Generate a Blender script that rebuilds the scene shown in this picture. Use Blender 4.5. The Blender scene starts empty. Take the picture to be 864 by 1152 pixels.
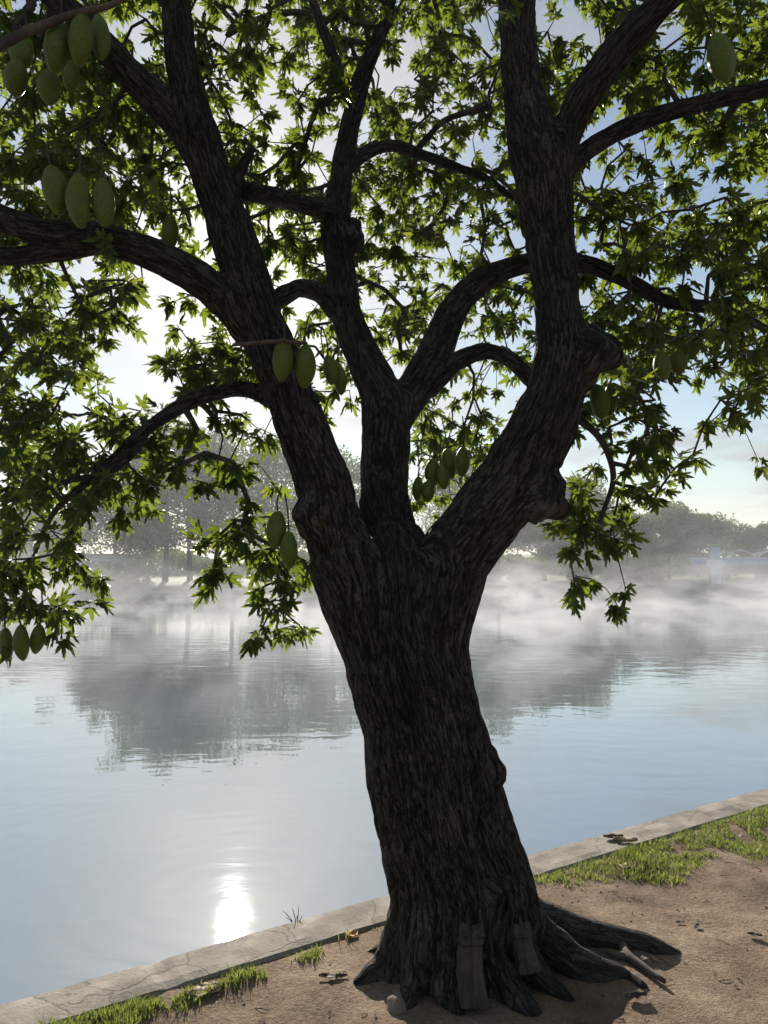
import bpy, math, random
import numpy as np
from mathutils import Vector, noise as mnoise
R = math.radians
random.seed(11); rng = np.random.default_rng(11)
SC = bpy.context.scene
COL = SC.collection

# ------------------------------------------------------------------ camera, sky, sun, exposure
EYE = 1.55; PITCH = R(4.8); FPX = 838.0           # focal length in pixels of the 864x1152 photograph
WATER = -0.36
cam_d = bpy.data.cameras.new('camera'); cam = bpy.data.objects.new('camera', cam_d); COL.objects.link(cam)
cam.location = (0, 0, EYE); cam.rotation_euler = (R(90) + PITCH, 0, 0)
cam_d.sensor_fit = 'VERTICAL'; cam_d.sensor_height = 24.0; cam_d.lens = 24.0 * FPX / 1152
cam_d.clip_start = 0.05; cam_d.clip_end = 2000
SC.camera = cam
SUN_EL, SUN_AZ = R(23.6), R(-11.0)                # azimuth measured from +Y towards +X
sdir = Vector((math.sin(SUN_AZ) * math.cos(SUN_EL), math.cos(SUN_AZ) * math.cos(SUN_EL), math.sin(SUN_EL)))
sl = bpy.data.lights.new('sun', 'SUN'); sun = bpy.data.objects.new('sun', sl); COL.objects.link(sun)
sl.energy = 5.0; sl.angle = R(0.53); sl.color = (1.0, 0.93, 0.82)
sun.rotation_euler = sdir.to_track_quat('Z', 'Y').to_euler(); sun.location = (-5, 30, 20)
SC.view_settings.view_transform = 'Standard'; SC.view_settings.look = 'None'
SC.view_settings.exposure = 0.95; SC.view_settings.gamma = 1.0
cy = SC.cycles
cy.use_denoising = True
cy.max_bounces = 8; cy.diffuse_bounces = 3; cy.glossy_bounces = 3; cy.transmission_bounces = 4
cy.transparent_max_bounces = 6; cy.volume_bounces = 0
cy.volume_step_rate = 0.12; cy.volume_max_steps = 160
cy.sample_clamp_indirect = 4.0; cy.sample_clamp_direct = 0.0
cy.caustics_reflective = False; cy.caustics_refractive = False

def NT(nt):
    def N(t, **kw):
        n = nt.nodes.new(t)
        for k, v in kw.items():
            if k == 'inp':
                for a, b in v.items(): n.inputs[a].default_value = b
            else: setattr(n, k, v)
        return n
    def L(a, b): nt.links.new(a, b)
    return N, L
def math_(N, L, op, a, b=None, c=None, clamp=False):
    n = N('ShaderNodeMath', operation=op); n.use_clamp = clamp
    for i, v in enumerate((a, b, c)):
        if v is None: continue
        if isinstance(v, (int, float)): n.inputs[i].default_value = v
        else: L(v, n.inputs[i])
    return n.outputs[0]
def ramp(N, L, fac, stops, interp='LINEAR'):
    n = N('ShaderNodeValToRGB'); n.color_ramp.interpolation = interp
    e = n.color_ramp.elements
    while len(e) < len(stops): e.new(0.5)
    for i, (p, c) in enumerate(stops):
        e[i].position = p; e[i].color = (c, c, c, 1) if isinstance(c, (int, float)) else (*c, 1)
    L(fac, n.inputs[0]); return n.outputs[0]

world = bpy.data.worlds.new('World'); SC.world = world; world.use_nodes = True
wt = world.node_tree; wt.nodes.clear(); N, L = NT(wt)
sky = N('ShaderNodeTexSky', sky_type='NISHITA', sun_disc=False, sun_elevation=SUN_EL, sun_rotation=SUN_AZ,
        air_density=1.2, dust_density=0.25, ozone_density=1.5, altitude=50)
bg = N('ShaderNodeBackground', inp={'Strength': 0.055}); L(sky.outputs[0], bg.inputs[0])
tc = N('ShaderNodeTexCoord')
sep = N('ShaderNodeSeparateXYZ'); L(tc.outputs['Generated'], sep.inputs[0])
zz = math_(N, L, 'ADD', math_(N, L, 'MAXIMUM', sep.outputs[2], 0.0), 0.16)
comb = N('ShaderNodeCombineXYZ')
L(math_(N, L, 'DIVIDE', sep.outputs[0], zz), comb.inputs[0]); L(math_(N, L, 'DIVIDE', sep.outputs[1], zz), comb.inputs[1])
comb.inputs[2].default_value = 3.7
n1 = N('ShaderNodeTexNoise', inp={'Scale': 1.5, 'Detail': 8.0, 'Roughness': 0.56, 'Distortion': 0.35}); L(comb.outputs[0], n1.inputs['Vector'])
cov = ramp(N, L, n1.outputs['Fac'], [(0.47, 0.0), (0.57, 0.6), (0.68, 0.95)])
n2 = N('ShaderNodeTexNoise', inp={'Scale': 3.1, 'Detail': 6.0, 'Roughness': 0.6}); L(comb.outputs[0], n2.inputs['Vector'])
shade = ramp(N, L, n2.outputs['Fac'], [(0.3, 0.8), (0.7, 1.05)])
dt = N('ShaderNodeVectorMath', operation='DOT_PRODUCT'); L(tc.outputs['Generated'], dt.inputs[0]); dt.inputs[1].default_value = sdir
dpos = math_(N, L, 'MAXIMUM', dt.outputs['Value'], 0.0)
g1 = math_(N, L, 'POWER', dpos, 22.0); g2 = math_(N, L, 'ADD', math_(N, L, 'POWER', dpos, 16000.0), math_(N, L, 'MULTIPLY', math_(N, L, 'POWER', dpos, 160.0), 0.035)); g0 = math_(N, L, 'POWER', dpos, 3.0)
glow = math_(N, L, 'ADD', math_(N, L, 'ADD', math_(N, L, 'MULTIPLY', g1, 0.28), math_(N, L, 'MULTIPLY', g2, 8.0)), math_(N, L, 'MULTIPLY', g0, 0.10))
cstr = math_(N, L, 'MULTIPLY', math_(N, L, 'ADD', glow, 0.20), shade)
cbg = N('ShaderNodeBackground'); wc = N('ShaderNodeMix', data_type='RGBA'); wc.inputs['A'].default_value = (0.92, 0.96, 1.0, 1); wc.inputs['B'].default_value = (1.0, 0.93, 0.82, 1)
L(math_(N, L, 'MULTIPLY', g1, 1.0), wc.inputs['Factor']); L(wc.outputs['Result'], cbg.inputs[0]); L(cstr, cbg.inputs[1])
mx = N('ShaderNodeMixShader')
hz = ramp(N, L, sep.outputs[2], [(0.0, 0.55), (0.16, 0.0)])
near = math_(N, L, 'MULTIPLY', g1, 0.7)
fac = math_(N, L, 'MAXIMUM', math_(N, L, 'MAXIMUM', cov, near), hz, clamp=True)
L(fac, mx.inputs[0]); L(bg.outputs[0], mx.inputs[1]); L(cbg.outputs[0], mx.inputs[2])
wo = N('ShaderNodeOutputWorld'); L(mx.outputs[0], wo.inputs[0])

# ------------------------------------------------------------------ helpers
CP, SP = math.cos(PITCH), math.sin(PITCH)
def P(x, y, D):
    """photograph pixel + distance along +Y -> point in the place, and metres per pixel there"""
    cx, c2 = (x - 432) / FPX, (576 - y) / FPX
    d = np.array([cx, CP - c2 * SP, SP + c2 * CP]); t = D / d[1]
    return np.array([0, 0, EYE]) + d * t, t / FPX
def G(x, y, z=0.0):
    cx, c2 = (x - 432) / FPX, (576 - y) / FPX
    d = np.array([cx, CP - c2 * SP, SP + c2 * CP]); t = (z - EYE) / d[2]
    return np.array([0, 0, EYE]) + d * t
def project(p):
    q = p - np.array([0, 0, EYE]); f = q[..., 1] * CP + q[..., 2] * SP; u = -q[..., 1] * SP + q[..., 2] * CP
    return 432 + FPX * q[..., 0] / f, 576 - FPX * u / f

def mesh_np(name, V, F, mats, parent=None, smooth=False, mi=None):
    """V (n,3), F (m,k) or list of arrays of different k"""
    me = bpy.data.meshes.new(name)
    V = np.asarray(V, dtype=np.float32)
    if isinstance(F, list) and F and isinstance(F[0], tuple):
        F = [[f for f in F if len(f) == k] for k in (3, 4) if any(len(f) == k for f in F)]
    Fs = F if isinstance(F, list) else [F]
    Fs = [np.asarray(f, dtype=np.int32) for f in Fs if len(f)]
    lt = np.concatenate([np.full(len(f), f.shape[1], dtype=np.int32) for f in Fs])
    lv = np.concatenate([f.ravel() for f in Fs])
    me.vertices.add(len(V)); me.vertices.foreach_set('co', V.ravel())
    me.loops.add(len(lv)); me.loops.foreach_set('vertex_index', lv)
    me.polygons.add(len(lt)); st = np.zeros(len(lt), dtype=np.int32); st[1:] = np.cumsum(lt)[:-1]
    me.polygons.foreach_set('loop_start', st); me.polygons.foreach_set('loop_total', lt)
    me.polygons.foreach_set('use_smooth', np.full(len(lt), smooth, dtype=bool))
    if not isinstance(mats, (list, tuple)): mats = [mats]
    for m in mats: me.materials.append(m)
    if mi is not None: me.polygons.foreach_set('material_index', np.asarray(mi, dtype=np.int32))
    me.update(calc_edges=True); me.validate()
    o = bpy.data.objects.new(name, me); COL.objects.link(o)
    if parent: o.parent = parent
    return o
def tag(o, label=None, cat=None, group=None, kind=None):
    if label: o['label'] = label
    if cat: o['category'] = cat
    if group: o['group'] = group
    if kind: o['kind'] = kind
    return o
def empty(name, loc=(0, 0, 0), rz=0):
    o = bpy.data.objects.new(name, None); o.empty_display_size = 0.1; COL.objects.link(o); o.location = loc; o.rotation_euler = (0, 0, rz); return o
def grid_faces(nu, nv, closed=False, off=0):
    """nu rings, nv around"""
    F = []
    for i in range(nu - 1):
        for j in range(nv if closed else nv - 1):
            a = off + i * nv + j; b = off + i * nv + (j + 1) % nv
            F.append((a, b, b + nv, a + nv))
    return F
def smooth_path(pts, n):
    """Catmull-Rom through rows of any width"""
    pts = np.asarray(pts, float)
    if len(pts) < 3: 
        t = np.linspace(0, 1, n)[:, None]; return pts[0] * (1 - t) + pts[-1] * t
    q = np.vstack([2 * pts[0] - pts[1], pts, 2 * pts[-1] - pts[-2]])
    out = []
    m = len(pts) - 1
    for k in range(n):
        u = k / (n - 1) * m; i = min(int(u), m - 1); t = u - i
        p0, p1, p2, p3 = q[i], q[i + 1], q[i + 2], q[i + 3]
        out.append(0.5 * ((2 * p1) + (-p0 + p2) * t + (2 * p0 - 5 * p1 + 4 * p2 - p3) * t * t + (-p0 + 3 * p1 - 3 * p2 + p3) * t ** 3))
    return np.array(out)
def tube(path, rad, ns=10, cap=True):
    path = np.asarray(path, float); rad = np.asarray(rad, float); n = len(path)
    tg = np.gradient(path, axis=0); tg /= np.linalg.norm(tg, axis=1)[:, None] + 1e-9
    ref = np.array([0.03, 1.0, 0.02]); 
    if abs(tg[:, 1]).mean() > 0.85: ref = np.array([0, 0, 1.0])
    u = np.cross(tg, ref); u /= np.linalg.norm(u, axis=1)[:, None] + 1e-9; v = np.cross(tg, u)
    th = np.linspace(0, 2 * math.pi, ns, endpoint=False)
    V = (path[:, None] + rad[:, None, None] * (np.cos(th)[None, :, None] * u[:, None] + np.sin(th)[None, :, None] * v[:, None])).reshape(-1, 3)
    F4 = grid_faces(n, ns, True); F3 = []
    if cap:
        V = np.vstack([V, path[0] - tg[0] * rad[0] * 0.4, path[-1] + tg[-1] * rad[-1] * 0.6]); a, b = n * ns, n * ns + 1
        for j in range(ns):
            F3.append((a, (j + 1) % ns, j)); F3.append((b, (n - 1) * ns + j, (n - 1) * ns + (j + 1) % ns))
    return V, F4, F3
class MB:
    def __init__(s): s.V = []; s.F3 = []; s.F4 = []; s.n = 0; s.m3 = []; s.m4 = []
    def add(s, V, F4=(), F3=(), m=0):
        s.V.append(np.asarray(V, float))
        if len(F4): s.F4.append(np.asarray(F4) + s.n); s.m4 += [m] * len(F4)
        if len(F3): s.F3.append(np.asarray(F3) + s.n); s.m3 += [m] * len(F3)
        s.n += len(V)
    def tube(s, path, rad, ns=8, m=0): s.add(*tube(path, rad, ns), m=m)
    def box(s, c, d, m=0, rot=None):
        c = np.array(c, float); d = np.array(d, float) / 2
        v = np.array([(x, y, z) for x in (-1, 1) for y in (-1, 1) for z in (-1, 1)], float) * d
        if rot is not None: v = v @ np.array(rot).T
        s.add(v + c, [(0, 1, 3, 2), (4, 6, 7, 5), (0, 4, 5, 1), (2, 3, 7, 6), (0, 2, 6, 4), (1, 5, 7, 3)], m=m)
    def build(s, name, mats, parent=None, smooth=False):
        F = []; mi = []
        if s.F4: F.append(np.concatenate(s.F4)); mi += s.m4
        if s.F3: F.append(np.concatenate(s.F3)); mi += s.m3
        return mesh_np(name, np.concatenate(s.V), F, mats, parent, smooth, mi)
def ellipsoid(c, r, nu=10, nv=12, jit=0.0, seed=0):
    g = np.random.default_rng(seed); V = []
    for i in range(nu + 1):
        a = math.pi * i / nu
        for j in range(nv):
            b = 2 * math.pi * j / nv
            k = 1 + jit * mnoise.noise(Vector((math.sin(a) * math.cos(b) * 1.7 + seed, math.sin(a) * math.sin(b) * 1.7, math.cos(a) * 1.7)))
            V.append((c[0] + r[0] * k * math.sin(a) * math.cos(b), c[1] + r[1] * k * math.sin(a) * math.sin(b), c[2] + r[2] * k * math.cos(a)))
    return V, grid_faces(nu + 1, nv, True)

# ------------------------------------------------------------------ materials
def new_mat(name):
    m = bpy.data.materials.new(name); m.use_nodes = True; nt = m.node_tree; nt.nodes.clear(); N, L = NT(nt)
    out = N('ShaderNodeOutputMaterial'); return m, N, L, out
def noisy_mat(name, stops, scale=8.0, detail=8.0, rough=0.85, bump=0.3, bdist=0.01, bscale=None, coord='Object', spec=0.3, stretch=(1, 1, 1)):
    m, N, L, out = new_mat(name)
    tc = N('ShaderNodeTexCoord'); mp = N('ShaderNodeMapping'); mp.inputs['Scale'].default_value = stretch; L(tc.outputs[coord], mp.inputs[0])
    n = N('ShaderNodeTexNoise', inp={'Scale': scale, 'Detail': detail, 'Roughness': 0.62}); L(mp.outputs[0], n.inputs['Vector'])
    c = ramp(N, L, n.outputs['Fac'], stops)
    b = N('ShaderNodeTexNoise', inp={'Scale': bscale or scale * 4, 'Detail': 8.0, 'Roughness': 0.65}); L(mp.outputs[0], b.inputs['Vector'])
    bp = N('ShaderNodeBump', inp={'Strength': bump, 'Distance': bdist}); L(b.outputs['Fac'], bp.inputs['Height'])
    p = N('ShaderNodeBsdfPrincipled', inp={'Roughness': rough, 'Specular IOR Level': spec}); L(c, p.inputs['Base Color']); L(bp.outputs[0], p.inputs['Normal'])
    L(p.outputs[0], out.inputs[0]); return m

def leaf_mat(name, dark, light, trans, tfac=0.38, rough=0.42):
    m, N, L, out = new_mat(name)
    geo = N('ShaderNodeNewGeometry')
    lo_, hi_ = tuple(x * 0.7 for x in trans), (min(1, trans[0] * 1.35), trans[1] * 1.15, trans[2] * 1.1)
    cr_ = ramp(N, L, geo.outputs['Random Per Island'], [(0.0, dark), (0.9, light), (1.0, (light[0] * 2.0, light[1] * 1.5, light[2]))])
    ct_ = ramp(N, L, geo.outputs['Random Per Island'], [(0.0, lo_), (0.9, trans), (1.0, hi_)])
    p = N('ShaderNodeBsdfPrincipled', inp={'Roughness': rough, 'Specular IOR Level': 0.35}); L(cr_, p.inputs['Base Color'])
    t = N('ShaderNodeBsdfTranslucent'); L(ct_, t.inputs[0])
    mx = N('ShaderNodeMixShader', inp={0: tfac}); L(p.outputs[0], mx.inputs[1]); L(t.outputs[0], mx.inputs[2]); L(mx.outputs[0], out.inputs[0])
    return m
M_leaf = leaf_mat('leaf_green', (0.020, 0.038, 0.010), (0.045, 0.07, 0.018), (0.38, 0.50, 0.045), 0.32)
M_farleaf = leaf_mat('far_leaf', (0.03, 0.06, 0.015), (0.06, 0.095, 0.022), (0.16, 0.24, 0.03), 0.28, 0.9)
M_greenleaf = leaf_mat('far_leaf_bright', (0.06, 0.09, 0.025), (0.12, 0.14, 0.04), (0.2, 0.25, 0.05), 0.3, 0.7)
M_grass = leaf_mat('grass_blade', (0.05, 0.09, 0.02), (0.22, 0.22, 0.08), (0.36, 0.42, 0.08), 0.38, 0.5)

# bark: uses the vector attribute "bark" (around, around, along the limb) and the float "furrow"
def bark_material():
    m, N, L, out = new_mat('bark')
    a = N('ShaderNodeAttribute', attribute_name='bark'); f = N('ShaderNodeAttribute', attribute_name='furrow')
    mp = N('ShaderNodeMapping'); mp.inputs['Scale'].default_value = (1, 1, 0.17); L(a.outputs['Vector'], mp.inputs[0])
    def ridged(scale, hi, dist=0.6, det=2.5):
        n = N('ShaderNodeTexNoise', inp={'Scale': scale, 'Detail': det, 'Roughness': 0.5, 'Distortion': dist}); L(mp.outputs[0], n.inputs['Vector'])
        ab = math_(N, L, 'ABSOLUTE', math_(N, L, 'SUBTRACT', n.outputs['Fac'], 0.5))
        return ramp(N, L, ab, [(0.0, 0.0), (hi, 1.0)])
    c1 = ridged(52.0, 0.085); c2 = ridged(115.0, 0.10, 1.0)
    v = N('ShaderNodeTexVoronoi', feature='DISTANCE_TO_EDGE', inp={'Scale': 40.0}); mp3 = N('ShaderNodeMapping'); mp3.inputs['Scale'].default_value = (1, 1, 0.45); L(a.outputs['Vector'], mp3.inputs[0]); L(mp3.outputs[0], v.inputs['Vector'])
    cv = ramp(N, L, v.outputs['Distance'], [(0.0, 0.0), (0.10, 1.0)])
    n = N('ShaderNodeTexNoise', inp={'Scale': 120.0, 'Detail': 7.0, 'Roughness': 0.7}); L(a.outputs['Vector'], n.inputs['Vector'])
    big = N('ShaderNodeTexNoise', inp={'Scale': 5.0, 'Detail': 5.0}); L(a.outputs['Vector'], big.inputs['Vector'])
    crack = math_(N, L, 'ADD', math_(N, L, 'MULTIPLY', c1, 0.6), math_(N, L, 'ADD', math_(N, L, 'MULTIPLY', c2, 0.25), math_(N, L, 'MULTIPLY', cv, 0.15)))
    h = math_(N, L, 'ADD', crack, math_(N, L, 'MULTIPLY', n.outputs['Fac'], 0.45))
    bp = N('ShaderNodeBump', inp={'Strength': 1.0, 'Distance': 0.011}); L(h, bp.inputs['Height'])
    col = ramp(N, L, math_(N, L, 'ADD', math_(N, L, 'MULTIPLY', crack, 0.5), math_(N, L, 'MULTIPLY', n.outputs['Fac'], 0.5)),
               [(0.32, (0.004, 0.0035, 0.003)), (0.58, (0.034, 0.029, 0.024)), (0.8, (0.115, 0.10, 0.086))])
    mm = N('ShaderNodeMix', data_type='RGBA', blend_type='MULTIPLY', inp={'Factor': 0.8}); L(col, mm.inputs['A'])
    L(ramp(N, L, f.outputs['Fac'], [(0.0, (0.42, 0.40, 0.40)), (0.6, (1, 1, 1))]), mm.inputs['B'])
    m2 = N('ShaderNodeMix', data_type='RGBA', blend_type='MULTIPLY', inp={'Factor': 0.7}); L(mm.outputs['Result'], m2.inputs['A'])
    L(ramp(N, L, big.outputs['Fac'], [(0.35, (0.45, 0.45, 0.45)), (0.65, (1.15, 1.12, 1.08))]), m2.inputs['B'])
    p = N('ShaderNodeBsdfPrincipled', inp={'Roughness': 0.85, 'Specular IOR Level': 0.25}); L(m2.outputs['Result'], p.inputs['Base Color']); L(bp.outputs[0], p.inputs['Normal'])
    L(p.outputs[0], out.inputs[0]); return m
M_bark = bark_material()
M_twig = noisy_mat('twig_bark', [(0.3, (0.03, 0.024, 0.018)), (0.7, (0.09, 0.075, 0.06))], 30, bump=0.5, bdist=0.003)
M_dead = noisy_mat('dead_wood', [(0.3, (0.04, 0.03, 0.024)), (0.7, (0.14, 0.115, 0.088))], 25, bump=0.6, bdist=0.004, stretch=(1, 1, 0.2))
M_stake = noisy_mat('weathered_wood', [(0.3, (0.025, 0.02, 0.016)), (0.5, (0.065, 0.053, 0.042)), (0.75, (0.12, 0.10, 0.08))], 40, bump=0.8, bdist=0.006, stretch=(1, 1, 0.15))
M_stone = noisy_mat('stone', [(0.3, (0.10, 0.08, 0.06)), (0.7, (0.26, 0.21, 0.165))], 14, bump=0.6, bdist=0.008)
M_deadleaf = noisy_mat('dead_leaf', [(0.3, (0.14, 0.09, 0.045)), (0.7, (0.36, 0.27, 0.17))], 18, rough=0.7, bump=0.5, bdist=0.003)
M_orangeleaf = noisy_mat('orange_leaf', [(0.3, (0.42, 0.17, 0.05)), (0.7, (0.6, 0.36, 0.16))], 18, rough=0.7)
M_brownleaf = noisy_mat('brown_leaf', [(0.3, (0.03, 0.02, 0.013)), (0.7, (0.09, 0.06, 0.04))], 20, rough=0.7)
M_farbark = noisy_mat('far_bark', [(0.3, (0.04, 0.035, 0.03)), (0.7, (0.09, 0.08, 0.065))], 3)
M_bank = noisy_mat('bank_grass', [(0.3, (0.04, 0.06, 0.02)), (0.55, (0.08, 0.105, 0.03)), (0.7, (0.14, 0.12, 0.06))], 0.4, bump=0.5, bdist=0.1)

def fruit_material():
    m, N, L, out = new_mat('fruit_skin')
    tc = N('ShaderNodeTexCoord'); oi = N('ShaderNodeObjectInfo')
    n = N('ShaderNodeTexNoise', noise_dimensions='4D', inp={'Scale': 22.0, 'Detail': 6.0}); L(tc.outputs['Object'], n.inputs['Vector'])
    L(math_(N, L, 'MULTIPLY', oi.outputs['Random'], 20.0), n.inputs['W'])
    c = ramp(N, L, n.outputs['Fac'], [(0.28, (0.03, 0.032, 0.010)), (0.38, (0.065, 0.085, 0.006)), (0.55, (0.10, 0.128, 0.006)), (0.78, (0.155, 0.175, 0.016))])
    v = N('ShaderNodeTexVoronoi', inp={'Scale': 130.0}); L(tc.outputs['Object'], v.inputs['Vector'])
    bp = N('ShaderNodeBump', inp={'Strength': 0.12, 'Distance': 0.001}); L(v.outputs['Distance'], bp.inputs['Height'])
    p = N('ShaderNodeBsdfPrincipled', inp={'Roughness': 0.5, 'Specular IOR Level': 0.35, 'Subsurface Weight': 0.6, 'Subsurface Scale': 0.06})
    p.inputs['Subsurface Radius'].default_value = (0.5, 1.0, 0.15)
    L(c, p.inputs['Base Color']); L(bp.outputs[0], p.inputs['Normal']); L(p.outputs[0], out.inputs[0]); return m
M_fruit = fruit_material()

def dirt_material():
    m, N, L, out = new_mat('dirt')
    tc = N('ShaderNodeTexCoord')
    n = N('ShaderNodeTexNoise', inp={'Scale': 2.2, 'Detail': 9.0, 'Roughness': 0.62}); L(tc.outputs['Object'], n.inputs['Vector'])
    c = ramp(N, L, n.outputs['Fac'], [(0.3, (0.115, 0.08, 0.053)), (0.5, (0.225, 0.165, 0.115)), (0.7, (0.35, 0.275, 0.20))])
    s = N('ShaderNodeTexNoise', inp={'Scale': 55.0, 'Detail': 5.0, 'Roughness': 0.7}); L(tc.outputs['Object'], s.inputs['Vector'])
    mm = N('ShaderNodeMix', data_type='RGBA', blend_type='MULTIPLY', inp={'Factor': 0.75}); L(c, mm.inputs['A'])
    L(ramp(N, L, s.outputs['Fac'], [(0.35, (0.55, 0.5, 0.47)), (0.6, (1.08, 1.05, 1.0))]), mm.inputs['B'])
    v = N('ShaderNodeTexVoronoi', inp={'Scale': 75.0, 'Randomness': 1.0}); L(tc.outputs['Object'], v.inputs['Vector'])
    gr = ramp(N, L, v.outputs['Distance'], [(0.0, 1.0), (0.28, 0.0)])
    h = math_(N, L, 'ADD', math_(N, L, 'MULTIPLY', s.outputs['Fac'], 1.0), math_(N, L, 'MULTIPLY', gr, 0.5))
    h = math_(N, L, 'ADD', h, math_(N, L, 'MULTIPLY', n.outputs['Fac'], 2.0))
    bp = N('ShaderNodeBump', inp={'Strength': 0.8, 'Distance': 0.014}); L(h, bp.inputs['Height'])
    p = N('ShaderNodeBsdfPrincipled', inp={'Roughness': 0.95, 'Specular IOR Level': 0.15}); L(mm.outputs['Result'], p.inputs['Base Color']); L(bp.outputs[0], p.inputs['Normal'])
    L(p.outputs[0], out.inputs[0]); return m
M_dirt = dirt_material()
def concrete_material():
    m, N, L, out = new_mat('old_concrete')
    tc = N('ShaderNodeTexCoord')
    n = N('ShaderNodeTexNoise', inp={'Scale': 5.0, 'Detail': 9.0, 'Roughness': 0.65}); L(tc.outputs['Object'], n.inputs['Vector'])
    c = ramp(N, L, n.outputs['Fac'], [(0.32, (0.13, 0.11, 0.085)), (0.5, (0.23, 0.20, 0.165)), (0.68, (0.33, 0.30, 0.255))])
    s = N('ShaderNodeTexNoise', inp={'Scale': 80.0, 'Detail': 4.0, 'Roughness': 0.7}); L(tc.outputs['Object'], s.inputs['Vector'])
    w = N('ShaderNodeMix', data_type='VECTOR', inp={'Factor': 0.12}); L(tc.outputs['Object'], w.inputs['A']); L(n.outputs['Color'], w.inputs['B'])
    v = N('ShaderNodeTexVoronoi', feature='DISTANCE_TO_EDGE', inp={'Scale': 3.2}); L(w.outputs['Result'], v.inputs['Vector'])
    ck = ramp(N, L, v.outputs['Distance'], [(0.0, 0.0), (0.012, 1.0)])
    mm = N('ShaderNodeMix', data_type='RGBA', blend_type='MULTIPLY', inp={'Factor': 0.42}); L(c, mm.inputs['A'])
    L(ramp(N, L, math_(N, L, 'MULTIPLY', ck, s.outputs['Fac']), [(0.0, (0.35, 0.3, 0.26)), (0.3, (0.8, 0.78, 0.75)), (0.6, (1.1, 1.1, 1.1))]), mm.inputs['B'])
    h = math_(N, L, 'ADD', math_(N, L, 'MULTIPLY', ck, 0.8), s.outputs['Fac'])
    bp = N('ShaderNodeBump', inp={'Strength': 0.6, 'Distance': 0.007}); L(h, bp.inputs['Height'])
    p = N('ShaderNodeBsdfPrincipled', inp={'Roughness': 0.85, 'Specular IOR Level': 0.3}); L(mm.outputs['Result'], p.inputs['Base Color']); L(bp.outputs[0], p.inputs['Normal'])
    L(p.outputs[0], out.inputs[0]); return m
M_conc = concrete_material()
def flat_mat(name, col, rough=0.6, metal=0.0):
    return noisy_mat(name, [(0.3, tuple(c * 0.85 for c in col)), (0.7, col)], 1.5, rough=rough, bump=0.1, bdist=0.01)

def water_material():
    m, N, L, out = new_mat('lake_water')
    tc = N('ShaderNodeTexCoord')
    mp = N('ShaderNodeMapping'); mp.inputs['Scale'].default_value = (0.55, 1.0, 1.0); L(tc.outputs['Object'], mp.inputs[0])
    a = N('ShaderNodeTexNoise', inp={'Scale': 2.4, 'Detail': 3.0, 'Roughness': 0.45, 'Distortion': 0.4}); L(mp.outputs[0], a.inputs['Vector'])
    b = N('ShaderNodeTexNoise', inp={'Scale': 0.5, 'Detail': 2.0}); L(mp.outputs[0], b.inputs['Vector'])
    # broad calm and ruffled streaks
    mp2 = N('ShaderNodeMapping'); mp2.inputs['Scale'].default_value = (0.03, 0.11, 1.0); L(tc.outputs['Object'], mp2.inputs[0])
    st = N('ShaderNodeTexNoise', inp={'Scale': 1.0, 'Detail': 3.0}); L(mp2.outputs[0], st.inputs['Vector'])
    amp = ramp(N, L, st.outputs['Fac'], [(0.40, 0.35), (0.62, 1.0)])
    # slow rings spreading from under the sun's glint
    g = G(262, 1000, WATER)
    sv = N('ShaderNodeVectorMath', operation='SUBTRACT'); L(tc.outputs['Object'], sv.inputs[0]); sv.inputs[1].default_value = (g[0], g[1], 0)
    ln = N('ShaderNodeVectorMath', operation='LENGTH'); L(sv.outputs[0], ln.inputs[0])
    d = math_(N, L, 'ADD', ln.outputs['Value'], math_(N, L, 'MULTIPLY', b.outputs['Fac'], 0.35))
    ring = math_(N, L, 'MULTIPLY', math_(N, L, 'SINE', math_(N, L, 'MULTIPLY', d, 34.0)), ramp(N, L, math_(N, L, 'DIVIDE', ln.outputs['Value'], 4.0), [(0.0, 0.6), (0.25, 1.0), (1.0, 0.0)]))
    h = math_(N, L, 'ADD', math_(N, L, 'MULTIPLY', math_(N, L, 'ADD', a.outputs['Fac'], math_(N, L, 'MULTIPLY', b.outputs['Fac'], 0.8)), amp), math_(N, L, 'MULTIPLY', ring, 0.022))
    bp = N('ShaderNodeBump', inp={'Strength': 1.0, 'Distance': 0.011}); L(h, bp.inputs['Height'])
    gl = N('ShaderNodeBsdfGlossy', inp={'Roughness': 0.018}); gl.inputs['Color'].default_value = (0.93, 0.95, 0.97, 1); L(bp.outputs[0], gl.inputs['Normal'])
    di = N('ShaderNodeBsdfDiffuse'); di.inputs[0].default_value = (0.10, 0.13, 0.15, 1)
    fr = N('ShaderNodeFresnel', inp={'IOR': 1.33}); L(bp.outputs[0], fr.inputs['Normal'])
    ff = math_(N, L, 'ADD', math_(N, L, 'MULTIPLY', fr.outputs[0], 0.62), 0.38, clamp=True)
    mx = N('ShaderNodeMixShader'); L(ff, mx.inputs[0]); L(di.outputs[0], mx.inputs[1]); L(gl.outputs[0], mx.inputs[2])
    L(mx.outputs[0], out.inputs[0]); return m

# ------------------------------------------------------------------ setting: ground, kerb, water, far bank
k0, k1 = G(0, 1137), G(864, 889)
ku = (k1 - k0)[:2] / np.linalg.norm((k1 - k0)[:2]); kn = np.array([ku[1], -ku[0]])     # kn points to the camera's side
korg = k0[:2]
def K(u, v): return korg + u * ku + v * kn          # u along the kerb, v away from the water
def toK(p): q = np.asarray(p)[:2] - korg; return q @ ku, q @ kn
KW = 0.24
TREE = G(528, 1075)
def ground_h(x, y):
    """height of the dirt at a point"""
    d = math.hypot(x - TREE[0], y - TREE[1]); u, v = toK((x, y))
    h = 0.05 * math.exp(-(d / 0.75) ** 2)
    h += 0.022 * mnoise.noise(Vector((x * 1.1, y * 1.1, 0))) + 0.015 * mnoise.noise(Vector((x * 4, y * 4, 3))) + 0.008 * mnoise.noise(Vector((x * 13, y * 13, 5)))
    e = min(1, max(0, (v - KW) / 0.3)); h = h * e + 0.016 * (1 - e)
    return h
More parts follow.
